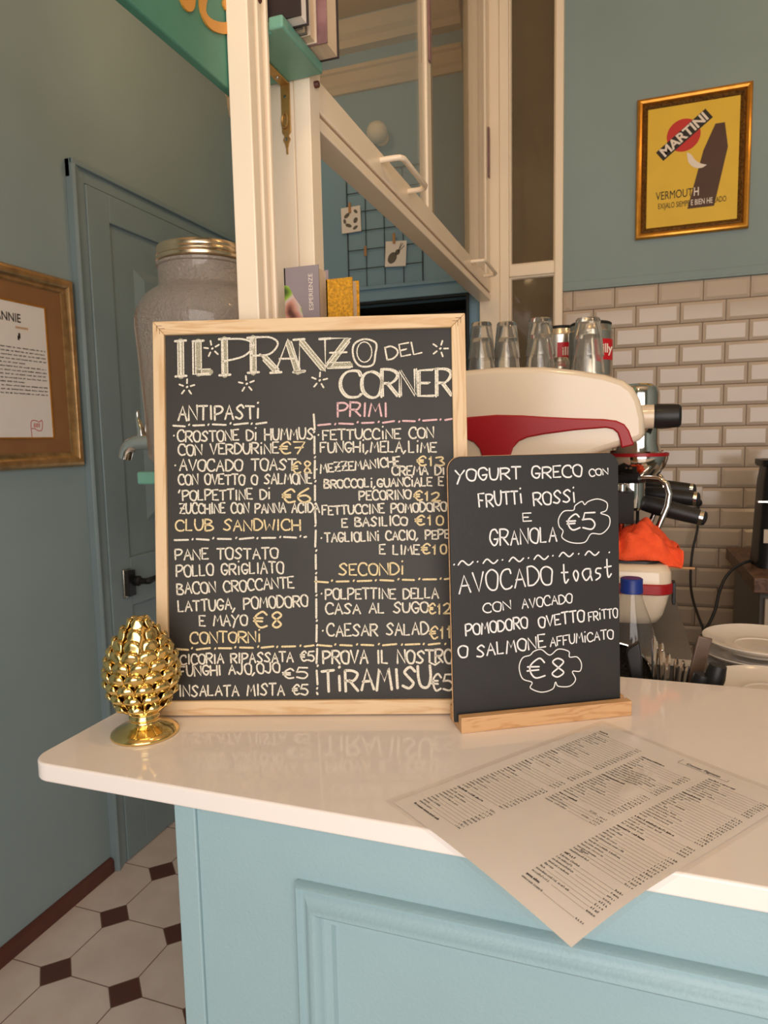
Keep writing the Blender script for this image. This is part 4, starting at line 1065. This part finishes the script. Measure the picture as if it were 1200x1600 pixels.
# ---------------------------------------------------------------- framed certificate on the left wall
fc = thing('framed_notice', 'printed notice with brown mount in an antique gold frame on the left wall', 'picture', (-1.64, 1.53, 1.67))
def on_left(x, y, h): return (-1.64 + h, x, y)
FY0, FY1, FZ0, FZ1 = 1.27, 1.766, 1.385, 1.958
q = MB(); frame_sweep(q, (FY0, FZ0, FY1, FZ1), [(0, 0), (0, .012), (.006, .022), (.014, .026), (.024, .024), (.034, .014), (.040, .012), (.046, .008), (.046, 0)], on_left); P(q, 'frame', M['bronze'], fc, angle=30)
P(MB().box((-1.64, FY0 + .046, FZ0 + .046), (-1.634, FY1 - .046, FZ1 - .046)), 'mount', M['mat_brown'], fc, smooth=False)
q = MB(); frame_sweep(q, (FY0 + .100, FZ0 + .088, FY1 - .108, FZ1 - .098), [(0, 0), (0, .004), (.004, .003), (.004, 0)], lambda x, y, h: (-1.634 + h, x, y)); P(q, 'gilt_slip', M['goldframe'], fc)
NY0, NY1, NZ0, NZ1 = FY0 + .104, FY1 - .112, FZ0 + .092, FZ1 - .102
notice = P(MB().box((-1.634, NY0, NZ0), (-1.6325, NY1, NZ1)), 'paper', M['paper'], fc, smooth=False)
def ntext(body, y, z, size, mat, sx=1.0, bold=0.0, align='RIGHT'):
    text_obj('lettering', body, size, mat, notice, (-1.6321, y, z), (pi / 2, 0, pi / 2), align, sx, bold)
ntext('ANNIE', 1.566, 1.812, 0.034, M['print'], 0.85, .0005)
nm = MB()
def nmark(y0, y1, z0, z1): nm.add([(-1.6321, y0, z0), (-1.6321, y1, z0), (-1.6321, y1, z1), (-1.6321, y0, z1)], [(0, 1, 2, 3)])
for k in range(13):
    z = 1.728 - 0.0107 * k; y = NY0 + .03
    while y < NY1 - .010:
        w = random.uniform(.008, .022); e = min(y + w, NY1 - .008)
        yy = y
        while yy < e: nmark(yy, yy + .0016, z, z + random.choice((.0028, .0040))); nmark(yy + .0008, min(e, yy + .0026), z + random.choice((0, .0022)), z + random.choice((.0008, .003))); yy += .0031
        y = e + .005
        if k in (4, 9) and y > NY1 - .10: break
nmark(1.553, 1.560, 1.757, 1.772); nmark(1.550, 1.556, 1.752, 1.764)
nm.build('print', M['print'], notice, smooth=False)
om = MB()
for k in range(9): om.add([(-1.6321, 1.545 + .005 * k, 1.784), (-1.6321, 1.548 + .005 * k, 1.784), (-1.6321, 1.549 + .005 * k, 1.791), (-1.6321, 1.546 + .005 * k, 1.790)], [(0, 1, 2, 3)])
om.build('orange_line', M['goldpaint'], notice, smooth=False)
rs = MB()
ribbon(rs, smooth_line([(1.575, 1.478), (1.575, 1.520), (1.590, 1.526), (1.605, 1.522), (1.616, 1.526), (1.614, 1.500), (1.600, 1.496), (1.588, 1.502), (1.577, 1.502)], 4), .0022, lambda y, z, h: (-1.6321, y, z))
for k in range(4): ribbon(rs, [(1.586 + .006 * k, 1.507), (1.587 + .006 * k, 1.517)], .003, lambda y, z, h: (-1.6321, y, z))
rs.build('red_stamp', M['posterred'], notice, smooth=False)
# ================================================================== WORKTOPS BEHIND THE BAR
wt = MB().box((-0.62, 1.092, 0), (0.124, 1.298, 0.930)).box((0.124, 1.092, 0), (1.0, 1.52, 0.930)).build('back_worktop', M['greyset'], bev=0.002)
tag(wt, 'low grey worktop behind the bar holding plates and bottle', 'worktop')
ms = thing('machine_stand', 'grey cabinet with a pale front edge under the coffee machine', 'stand', (-0.25, 1.75, 0))
P(MB().box((-0.62, 1.31, 0), (0.118, 2.20, 1.035)), 'body', M['greyset'], ms, smooth=False)
P(MB().box((-0.62, 1.302, 1.035), (0.122, 2.20, 1.050)), 'top', M['greyset'], ms, bev=0.001)
P(MB().box((-0.62, 1.2985, 1.036), (0.122, 1.3018, 1.048)), 'edge_strip', M['creamcover'], ms, smooth=False)
# ---------------------------------------------------------------- coffee machine
CX = -0.237
em = thing('espresso_machine', 'white and red retro espresso machine with chrome groups behind the signs', 'coffee machine', (CX, 1.70, 1.05))
half = [(0.0, 1.584), (0.09, 1.580), (0.149, 1.571), (0.200, 1.560), (0.232, 1.548), (0.250, 1.534), (0.262, 1.512), (0.270, 1.480), (0.272, 1.450), (0.268, 1.440), (0.258, 1.436), (0.219, 1.4255), (0.185, 1.415), (0.160, 1.405), (0.143, 1.390), (0.132, 1.365), (0.128, 1.30), (0.128, 1.215)]
poly = [(CX + x, z) for x, z in half] + [(CX - x, z) for x, z in reversed(half[1:])]
P(MB().prism(poly, 'y', 1.352, 2.05), 'body', M['machine'], em, bev=0.012)
up_ = [(-.053, 1.4945), (.02, 1.492), (.091, 1.486), (.150, 1.4815), (.200, 1.4785), (.222, 1.475), (.236, 1.468), (.2445, 1.456), (.250, 1.440), (.254, 1.430)]
lo_ = [(.231, 1.424), (.228, 1.440), (.224, 1.452), (.216, 1.459), (.204, 1.462), (.150, 1.459), (.091, 1.4525), (.060, 1.447), (.044, 1.440), (.033, 1.428), (.027, 1.410), (.024, 1.38), (.022, 1.22)]
bandR = [(0.0, 1.4925), (.05, 1.490)] + up_[2:] + lo_
bandL = [(-x, z) for x, z in reversed(bandR[1:])]
P(MB().prism([(CX + x, z) for x, z in bandR + bandL], 'y', 1.3462, 1.360), 'red_band', M['red'], em, bev=0.003)
# drip tray base
def taper(mb, rows, n=8):
    """stack of rounded rectangles (x0,y0,x1,y1,r,z)"""
    rings = [rrect(a_, b_, c_, d_, (r_,) * 4, n) for a_, b_, c_, d_, r_, z_ in rows]; m_ = len(rings[0])
    vs = [(p[0], p[1], rows[i][5]) for i, rg in enumerate(rings) for p in rg]
    fs = [(i * m_ + k, i * m_ + (k + 1) % m_, (i + 1) * m_ + (k + 1) % m_, (i + 1) * m_ + k) for i in range(len(rows) - 1) for k in range(m_)]
    fs += [tuple(range(m_ - 1, -1, -1)), tuple((len(rows) - 1) * m_ + k for k in range(m_))]
    return mb.add(vs, fs)
tray = P(taper(MB(), [(-.53, 1.375, .050, 2.03, .03, 1.088), (-.545, 1.360, .066, 2.04, .03, 1.094), (-.555, 1.353, .074, 2.05, .03, 1.11), (-.566, 1.350, .0845, 2.05, .03, 1.150), (-.569, 1.349, .087, 2.05, .03, 1.172), (-.568, 1.350, .086, 2.05, .03, 1.192), (-.562, 1.356, .080, 2.045, .03, 1.203), (-.55, 1.366, .068, 2.035, .03, 1.2055)]), 'drip_tray', M['machine'], em, angle=50)
taper(MB(), [(-.5685, 1.3475, .0870, 2.051, .031, 1.151), (-.5715, 1.3455, .0895, 2.053, .031, 1.153), (-.5715, 1.3455, .0895, 2.053, .031, 1.1695), (-.5695, 1.3475, .0880, 2.051, .031, 1.1715)]).build('red_stripe', M['red'], tray, angle=30)
taper(MB(), [(-.548, 1.368, .066, 2.03, .03, 1.2056), (-.548, 1.368, .066, 2.03, .03, 1.2105), (-.540, 1.376, .058, 2.02, .03, 1.2115)]).build('drip_grid', M['black'], tray)
P(MB().box((0.0885, 1.37, 1.130), (0.094, 1.40, 1.172)), 'side_clip', M['black'], em, bev=0.001)
for x, y in ((-.45, 1.42), (-.02, 1.42), (-.45, 1.98), (-.02, 1.98)): P(MB().lathe([(0.018, 0), (0.02, 0.038)], 16, (x, y, 1.0505)), 'foot', M['black'], em)
# chrome boilers / groups on the barista side
for gi, gy in enumerate((1.60, 1.84)):
    gh = P(MB().lathe([(0.0, 1.345), (0.020, 1.346), (0.040, 1.358), (0.055, 1.378), (0.061, 1.396), (0.061, 1.4015), (0.057, 1.403), (0.057, 1.408), (0.047, 1.412), (0.042, 1.43), (0.042, 1.535), (0.038, 1.548), (0.026, 1.556), (0.0, 1.558)], 36, (0.028, gy, 0), cap=False), 'group_head', M['chrome'], em, angle=35)
    MB().lathe([(0.0615, 1.4015), (0.0625, 1.4025), (0.0625, 1.4085), (0.0575, 1.4095)], 36, (0.028, gy, 0), cap=False).build('red_ring', M['red'], gh)
    kc = P(MB().lathe([(0.024, -0.02), (0.025, 0.006)], 24, (0.050, gy - 0.055, 1.485), 'x'), 'knob_collar', M['machine'], em)
    kb = P(MB().lathe([(0.0, 0.052), (0.020, 0.052), (0.0235, 0.047), (0.0245, 0.03), (0.0255, 0.006), (0.024, 0.0), (0.0, 0.0)], 28, (0.056, gy - 0.055, 1.485), 'x', cap=False), 'steam_knob', M['black'], em, angle=30)
    sw = P(MB().tube([(0.010, gy - .03, 1.352), (0.050, gy - .05, 1.357), (0.070, gy - .06, 1.356), (0.083, gy - .065, 1.345), (0.0885, gy - .068, 1.325), (0.085, gy - .07, 1.300), (0.070, gy - .07, 1.260), (0.058, gy - .07, 1.225)], 0.0062, 14), 'steam_wand', M['chrome'], em)
    MB().tube([(-0.01, gy - .02, 1.351), (0.032, gy - .045, 1.356)], 0.0105, 14).build('wand_sleeve', M['black'], sw)
    P(MB().tube([(-0.004, gy - .07, 1.205), (-0.004, gy - .07, 1.345)], 0.0075, 14).tube([(-0.022, gy - .06, 1.205), (-0.022, gy - .06, 1.345)], 0.006, 14), 'pillar', M['chrome'], em)
    P(MB().lathe([(0.022, 1.285), (0.030, 1.292), (0.032, 1.315), (0.032, 1.345)], 28, (0.012, gy - .01, 0)).tube([(0.012, gy - .01, 1.290), (0.012, gy - .01, 1.262)], 0.008, 12), 'filter_holder', M['chrome'], em)
for hy, hx0, hx1, hz0, hz1 in ((1.60, 0.022, 0.160, 1.305, 1.270), (1.72, 0.03, 0.158, 1.312, 1.300), (1.84, 0.03, 0.160, 1.322, 1.311)):
    d = Vector((hx1 - hx0, -0.02, hz1 - hz0))
    p0 = Vector((hx0, hy, hz0)); pts = [p0, p0 + d * .15, p0 + d * .35, p0 + d * .75, p0 + d * .93]
    fh = P(MB().tube(pts, [0.0135, 0.0170, 0.0195, 0.0175, 0.0160], 18), 'filter_handle', M['black'], em)
    MB().tube([p0 + d * .93, p0 + d * .985], [0.0163, 0.0163], 18).build('handle_ring', M['chrome'], fh)['label'] = 'chrome ring'
    MB().tube([p0 + d * .985, p0 + d * 1.02, p0 + d * 1.04], [0.0160, 0.0135, 0.005], 18).build('handle_cap', M['black'], fh)
P(MB().box((-0.10, 1.50, 1.265), (0.02, 2.0, 1.330)).tube([(0.03, 1.66, 1.2120), (0.03, 1.66, 1.29)], 0.004, 8), 'boiler_panel', M['dark'], em, bev=0.004)
# cup rail stirrer
tag(MB().tube([(0.080, 1.395, 1.1965), (0.128, 1.400, 1.1955)], 0.0022, 8).build('wooden_stirrer', M['peg']), 'thin wooden stirrer sticking out beside the orange cloth', 'stirrer')
# orange cloth: rumpled folds
cl = MB()
def cloth(s, t):
    x = -0.090 + 0.200 * s; y = 1.374 + 0.180 * t
    c1 = 0.56 + 0.10 * sin(3.0 * t)
    ridge = 0.042 * math.exp(-(abs(s - c1) / 0.21) ** 1.5) + 0.030 * math.exp(-(abs(s - 0.24 - .05 * t) / 0.13) ** 1.6)
    ed = min(1, 6.0 * min(t, 1 - t)) ** .6
    wr = 0.012 * abs(sin(s * 12 + t * 7 + 1.5 * sin(t * 7))) + 0.011 * abs(sin(s * 6 - t * 9 + .7)) - 0.016 * math.exp(-((s - .405) / .045) ** 2) + 0.002 * sin(s * 47 + t * 31)
    z = 1.2122 + max(0.0, (ridge + wr) * ed)
    if x > 0.064:
        f_ = min(1.0, (x - 0.064) / 0.02)
        z -= f_ * 0.012; x = 0.064 + (x - 0.064) * 0.85
        z = max(z, 1.2122 - 0.016 * f_)
    else: z = max(z, 1.2122)
    return (x + 0.005 * sin(t * 11), y + 0.007 * sin(s * 9) + 0.004 * sin(s * 23), z)
cl.grid(70, 60, cloth)
oc = cl.build('orange_cloth', M['orange'], angle=80, solid=0.003); tag(oc, 'crumpled bright orange cleaning cloth on the machine drip tray', 'cloth')
# ---------------------------------------------------------------- glasses and cans on top
ZT = 1.5843
def gprof(r0, r1, h, th=0.0022, base=0.009):
    """open tumbler, mouth down at z=0, thick base on top"""
    return [(r0, 0.0), (r0 + (r1 - r0) * .5, h * .5), (r1, h - .003), (r1 - .002, h), (0.0, h), ] , [(0.0, h - base), (r1 - th - .002, h - base), (r0 + (r1 - r0) * .5 - th, h * .5), (r0 - th, 0.0)]
def tumbler(label, x, y, z, r0, r1, h, group):
    o_, i_ = gprof(r0, r1, h)
    prof = [(max(r, 1e-5), hh) for r, hh in o_ + i_ + [o_[0]]]
    t = MB().lathe(prof, 32, cap=False).build('glass_tumbler', M['glass'], angle=40)
    t.location = (x, y, z); return tag(t, label, 'glass', group)
gg = 'upturned tumblers on the coffee machine'
def ztop(x):      # height of the machine top under x
    d = abs(x - CX)
    for (xa, za), (xb, zb) in zip(half, half[1:]):
        if xa <= d <= xb: return za + (zb - za) * (d - xa) / (xb - xa)
    return 1.5
for nm_, x, y, r in (('leftmost', -0.294, 1.50, 0.030), ('second from left', -0.243, 1.52, 0.029), ('third from left', -0.170, 1.50, 0.0315), ('rightmost, in front of the cans,', -0.074, 1.49, 0.0335)):
    zz = ztop(x - r if x > CX else x + r) + 0.001
    tumbler('lower glass of the %s pair of stacked tumblers' % nm_, x, y, zz, r, r * .74, 0.076, gg)
    tumbler('upper glass of the %s pair of stacked tumblers' % nm_, x, y, zz + 0.0335, r * .97, r * .72, 0.076, gg)
tumbler('single low tumbler between the stacked pairs and the red cans', -0.135, 1.56, 1.5765, 0.026, 0.020, 0.040, gg)
def cyl_text(body, t, R, ang, z, size, mat):
    o = text_obj('logo', body, size, mat, t, (R * cos(ang), R * sin(ang), z), (pi / 2, 0, ang + pi / 2), bold=.0006)
for lb, x, y, ang in (('silver coffee can with red logo square, left of the right pair of glasses', -0.146, 1.680, -1.10), ('silver coffee can with red logo square, right of and behind the glasses', -0.074, 1.605, -0.72)):
    zz = ztop(x - .047) + 0.001
    t = thing('coffee_can', lb, 'can', (x, y, zz), 'coffee cans on the machine')
    R = 0.047
    cb = MB().lathe([(0.0, 0), (R, 0), (R, 0.094), (R - .003, 0.099), (R - .004, 0.108), (R - .006, 0.112), (R - .007, 0.108), (0.0, 0.106)], 40, cap=False).build('can_body', M['can'], t, angle=30)
    lb_ = MB(); lb_.grid(12, 1, lambda s, q_: ((R + .0005) * cos(ang + (s - .5) * 1.0), (R + .0005) * sin(ang + (s - .5) * 1.0), 0.032 + 0.044 * q_)); lb_.build('logo_square', M['canred'], cb)
    MB().lathe([(R - .0035, 0.1085), (R - .0025, 0.112), (R - .006, 0.115), (R - .010, 0.113)], 40, cap=False).build('rim', M['black'], t)
    cyl_text('illy', cb, R + .0012, ang, 0.055, 0.026, M['posterwhite'])
# ---------------------------------------------------------------- bottle and utensils behind the counter edge
bo = thing('plastic_bottle', 'clear plastic bottle with a blue cap behind the small black sign', 'bottle', (0.0145, 1.240, 0.9302))
bp = [(0.0, 0.0), (0.040, 0.0), (0.044, 0.006), (0.044, 0.05), (0.0425, 0.056), (0.044, 0.062), (0.044, 0.10), (0.0425, 0.106), (0.044, 0.112), (0.044, 0.140), (0.0425, 0.158), (0.038, 0.182), (0.031, 0.205), (0.023, 0.226), (0.0185, 0.240), (0.0175, 0.2475)]
MB().lathe([(max(r, 1e-5), z) for r, z in bp], 40, cap=False).build('bottle_body', M['pet'], bo)
MB().lathe([(0.0, 0.274), (0.0165, 0.274), (0.0185, 0.2725), (0.0185, 0.256), (0.0190, 0.255), (0.0190, 0.2485), (0.0, 0.2485)][::-1], 48, cap=False).build('cap', M['bluecap'], bo, angle=30)
# utensil tub (hidden below the counter edge) and what stands in it
tub = taper(MB(), [(-0.015, 1.105, 0.105, 1.150, .012, 0.9302), (-0.02, 1.100, 0.112, 1.153, .012, 1.035), (-0.017, 1.103, 0.109, 1.150, .012, 1.035), (-0.012, 1.108, 0.102, 1.147, .012, 0.94)]).build('utensil_tub', M['black'])
tag(tub, 'black tub of utensils tucked behind the counter edge', 'tub')
gcut = 'cutlery standing in the tub'
def fork(label, x, y, lx, ly, top, kind):
    """cutlery standing handle up: a slim neck widening to a flat rounded handle end"""
    base = Vector((x, y, 0.945)); tip = Vector((x + lx, y + ly, top)); d = tip - base
    e1 = d.cross(Vector((0, 1, 0))).normalized(); e2 = d.cross(e1).normalized()
    prof = [(0, .008), (.18, .008), (.28, .003), (.45, .0016), (.70, .0022), (.88, .0036), (.96, .0034), (.99, .0021), (1.0, .0006)]
    k = MB(); vs = []
    for t_, hw in prof:
        c = base + d * t_ + e2 * (0.004 * sin(t_ * 5))
        vs += [c - e1 * hw, c + e2 * 0.0012, c + e1 * hw, c - e2 * 0.0012]
    n_ = len(prof)
    fs = [(i * 4 + j, i * 4 + (j + 1) % 4, (i + 1) * 4 + (j + 1) % 4, (i + 1) * 4 + j) for i in range(n_ - 1) for j in range(4)] + [(0, 1, 2, 3), tuple((n_ - 1) * 4 + j for j in range(4))]
    k.add(vs, fs)
    return tag(k.build(kind, M['chrome'], angle=20), label, kind, gcut)
fork('tallest steel fork handle, right beside the black knife handle', 0.046, 1.122, 0.002, 0.012, 1.134, 'fork')
fork('second tallest steel spoon handle, just right of the tallest fork', 0.056, 1.134, 0.004, 0.006, 1.122, 'spoon')
fork('steel spoon handle in the middle of the cutlery, leaning slightly right', 0.060, 1.122, 0.010, 0.008, 1.108, 'spoon')
fork('short steel fork handle right of the middle spoon', 0.070, 1.134, 0.012, 0.004, 1.100, 'fork')
fork('rightmost steel spoon handle of the cutlery, leaning towards the grater', 0.078, 1.122, 0.020, 0.004, 1.092, 'spoon')
fork('lowest steel fork handle in front of the cutlery', 0.054, 1.114, 0.014, -0.002, 1.092, 'fork')
fork('steel spoon handle between the two tallest handles', 0.051, 1.128, 0.000, 0.010, 1.126, 'spoon')
fork('steel fork handle left of the middle spoon, standing almost upright', 0.0575, 1.126, 0.004, 0.004, 1.112, 'fork')
fork('steel spoon handle second from the right end of the cutlery', 0.074, 1.128, 0.017, 0.004, 1.098, 'spoon')
kn = MB().tube([(0.026, 1.122, 0.95), (0.022, 1.122, 1.06)], 0.005, 8).build('knife_blade', M['steel'])
kn.name = 'knife'; tag(kn, 'knife with a broad black handle left of the cutlery', 'knife')
MB().prism([(0.016, 1.060), (0.032, 1.058), (0.031, 1.10), (0.026, 1.128), (0.010, 1.118), (0.006, 1.110)], 'y', 1.112, 1.128).build('knife_handle', M['black'], kn, bev=0.003)
ss = thing('sieve', 'round wire sieve standing behind the small sign', 'sieve', (-0.010, 1.162, 1.054))
rim = [(-0.010 + 0.057 * cos(t_), 1.160, 1.054 + 0.057 * sin(t_)) for t_ in [2 * pi * k / 40 for k in range(41)]]
P(MB().tube(rim, 0.0022, 8), 'rim', M['chrome'], ss)
P(MB().grid(24, 12, lambda s, q_: (-0.010 + 0.055 * cos(2 * pi * s) * cos(pi / 2 * q_), 1.161 + 0.024 * sin(pi / 2 * q_), 1.054 + 0.055 * sin(2 * pi * s) * cos(pi / 2 * q_))), 'wire_bowl', M['mesh'], ss)
P(MB().tube([(-0.010, 1.160, 0.997), (-0.011, 1.160, 0.9325)], 0.004, 8), 'handle', M['black'], ss)
gr = MB().box((-0.011, -0.003, 0.0), (0.011, 0.003, 0.200)).build('grater', M['greyplastic'], bev=0.002); gr.location = (0.086, 1.170, 0.9303); gr.rotation_euler = (0.0, 0.20, 0.15)
tag(gr, 'flat smoky grey grater leaning right beside the plates', 'grater')
tg = thing('tongs', 'chunky black plastic tongs in front of the plates', 'tongs', (0.115, 1.13, 0.9302))
for (xa, za), (xb, zb), r in (((0.098, 0.936), (0.118, 1.082), .0125), ((0.110, 0.936), (0.139, 1.098), .0125)):
    P(MB().tube([(xa, 1.125, za), ((xa + xb) / 2 - .004, 1.125, (za + zb) / 2), (xb - .004, 1.125, zb - .02), (xb, 1.125, zb)], [r * .7, r * .9, r * 1.2, r], 12), 'arm', M['black'], tg)
P(MB().lathe([(0.009, 0), (0.009, 0.05)], 14, (0.088, 1.125, 1.055), 'x'), 'pivot', M['black'], tg)
# ---------------------------------------------------------------- plates
def plate_mesh(R):
    return [(0.0, 0.004), (R * .52, 0.004), (R * .56, 0.0), (R * .60, 0.0), (R * .62, 0.004), (R * .86, 0.012), (R, 0.0215), (R + .0008, 0.0228), (R, 0.0240), (R * .90, 0.0185), (R * .64, 0.0115), (R * .50, 0.0095), (R * .455, 0.0110), (R * .445, 0.0095), (0.0, 0.0085)]
def stack(cx, cy, z0, nplates, R, pitch, where):
    first = None
    names = ['topmost', 'second', 'third', 'fourth', 'fifth', 'sixth', 'seventh']
    for k in range(nplates):
        o = MB().lathe([(max(r, 1e-5), z) for r, z in plate_mesh(R)], 64, cap=False).build('plate', M['plate'], angle=35) if first is None else copy_tree(first)
        first = first or o
        o.location = (cx + random.uniform(-.0025, .0025), cy + random.uniform(-.0025, .0025), z0 + pitch * k)
        tag(o, '%s white plate from the top in the %s' % (names[nplates - 1 - k], where), 'plate', 'plates in the ' + where)
stack(0.243, 1.400, 0.9303, 6, 0.100, 0.0232, 'far taller stack of plates')
stack(0.228, 1.195, 0.9303, 5, 0.098, 0.0240, 'near stack of plates behind the counter edge')
# ---------------------------------------------------------------- right edge: cabinet, grinder, cables, socket
sd = thing('side_cabinet', 'grey side cabinet with a wooden top at the right edge of the picture', 'cabinet', (0.7, 2.5, 0))
P(MB().box((0.342, 2.10, 1.006), (1.2, 2.66, 1.048)), 'top', M['walnut'], sd, bev=0.003)
P(MB().box((0.366, 2.145, 0), (1.18, 2.62, 1.006)), 'body', M['greyset'], sd, smooth=False)
P(MB().box((0.376, 2.125, 0), (1.18, 2.145, 0.985)), 'door', M['creamcover'], sd, bev=0.002)
gd = thing('coffee_grinder', 'black coffee grinder at the right edge of the picture', 'grinder', (0.45, 2.32, 1.0485))
P(taper(MB(), [(.375, 2.24, .53, 2.42, .03, 1.0485), (.378, 2.245, .528, 2.415, .03, 1.09), (.386, 2.25, .52, 2.41, .03, 1.30), (.392, 2.255, .515, 2.405, .03, 1.345)]), 'body', M['black'], gd)
P(taper(MB(), [(.384, 2.245, .52, 2.412, .03, 1.3455), (.380, 2.24, .525, 2.418, .03, 1.352), (.380, 2.24, .525, 2.418, .03, 1.366)]), 'lid', M['black'], gd)
P(MB().box((0.366, 2.22, 1.246), (0.44, 2.245, 1.250)), 'spout_tray', M['chrome'], gd)
P(MB().box((0.387, 2.2435, 1.125), (0.41, 2.2465, 1.165)), 'sticker', M['creamcover'], gd, smooth=False)
so = thing('wall_socket', 'beige double wall socket on the tiles behind the filter handles', 'socket', (0.186, 2.772, 1.215))
P(MB().box((0.105, 2.766, 1.185), (0.272, 2.7725, 1.252)), 'socket_plate', M['tile'], so, bev=0.002)
P(MB().lathe([(0.015, 0.0), (0.014, -0.03), (0.009, -0.034)], 16, (0.256, 2.766, 1.195), 'y'), 'plug', M['black'], so)
def cable(label, pts, r=0.0045):
    pp = []
    V3 = [Vector(p) for p in pts]
    for i in range(len(V3) - 1):
        p1, p2 = V3[i], V3[i + 1]; p0 = V3[i - 1] if i else p1; p3 = V3[i + 2] if i + 2 < len(V3) else p2
        for k in range(8):
            t_ = k / 8; pp.append(0.5 * (2 * p1 + (p2 - p0) * t_ + (2 * p0 - 5 * p1 + 4 * p2 - p3) * t_ ** 2 + (3 * p1 - p0 - 3 * p2 + p3) * t_ ** 3))
    pp.append(V3[-1])
    tag(MB().tube(pp, r, 10).build('power_cable', M['black']), label, 'cable', 'black cables in front of the tiles')
cable('black cable falling from the socket down behind the plates', [(0.256, 2.740, 1.190), (0.257, 2.725, 1.150), (0.251, 2.700, 1.096), (0.236, 2.680, 1.024), (0.229, 2.650, 0.940), (0.231, 2.600, 0.882), (0.241, 2.500, 0.839), (0.250, 2.400, 0.811), (0.243, 2.300, 0.787), (0.220, 2.200, 0.756)])
cable('black cable arching from the grinder down behind the plates', [(0.371, 2.300, 1.054), (0.353, 2.260, 1.067), (0.316, 2.240, 1.052), (0.287, 2.220, 1.024), (0.269, 2.200, 0.983), (0.258, 2.180, 0.939), (0.243, 2.160, 0.905), (0.228, 2.140, 0.883), (0.215, 2.120, 0.857), (0.209, 2.100, 0.806)])
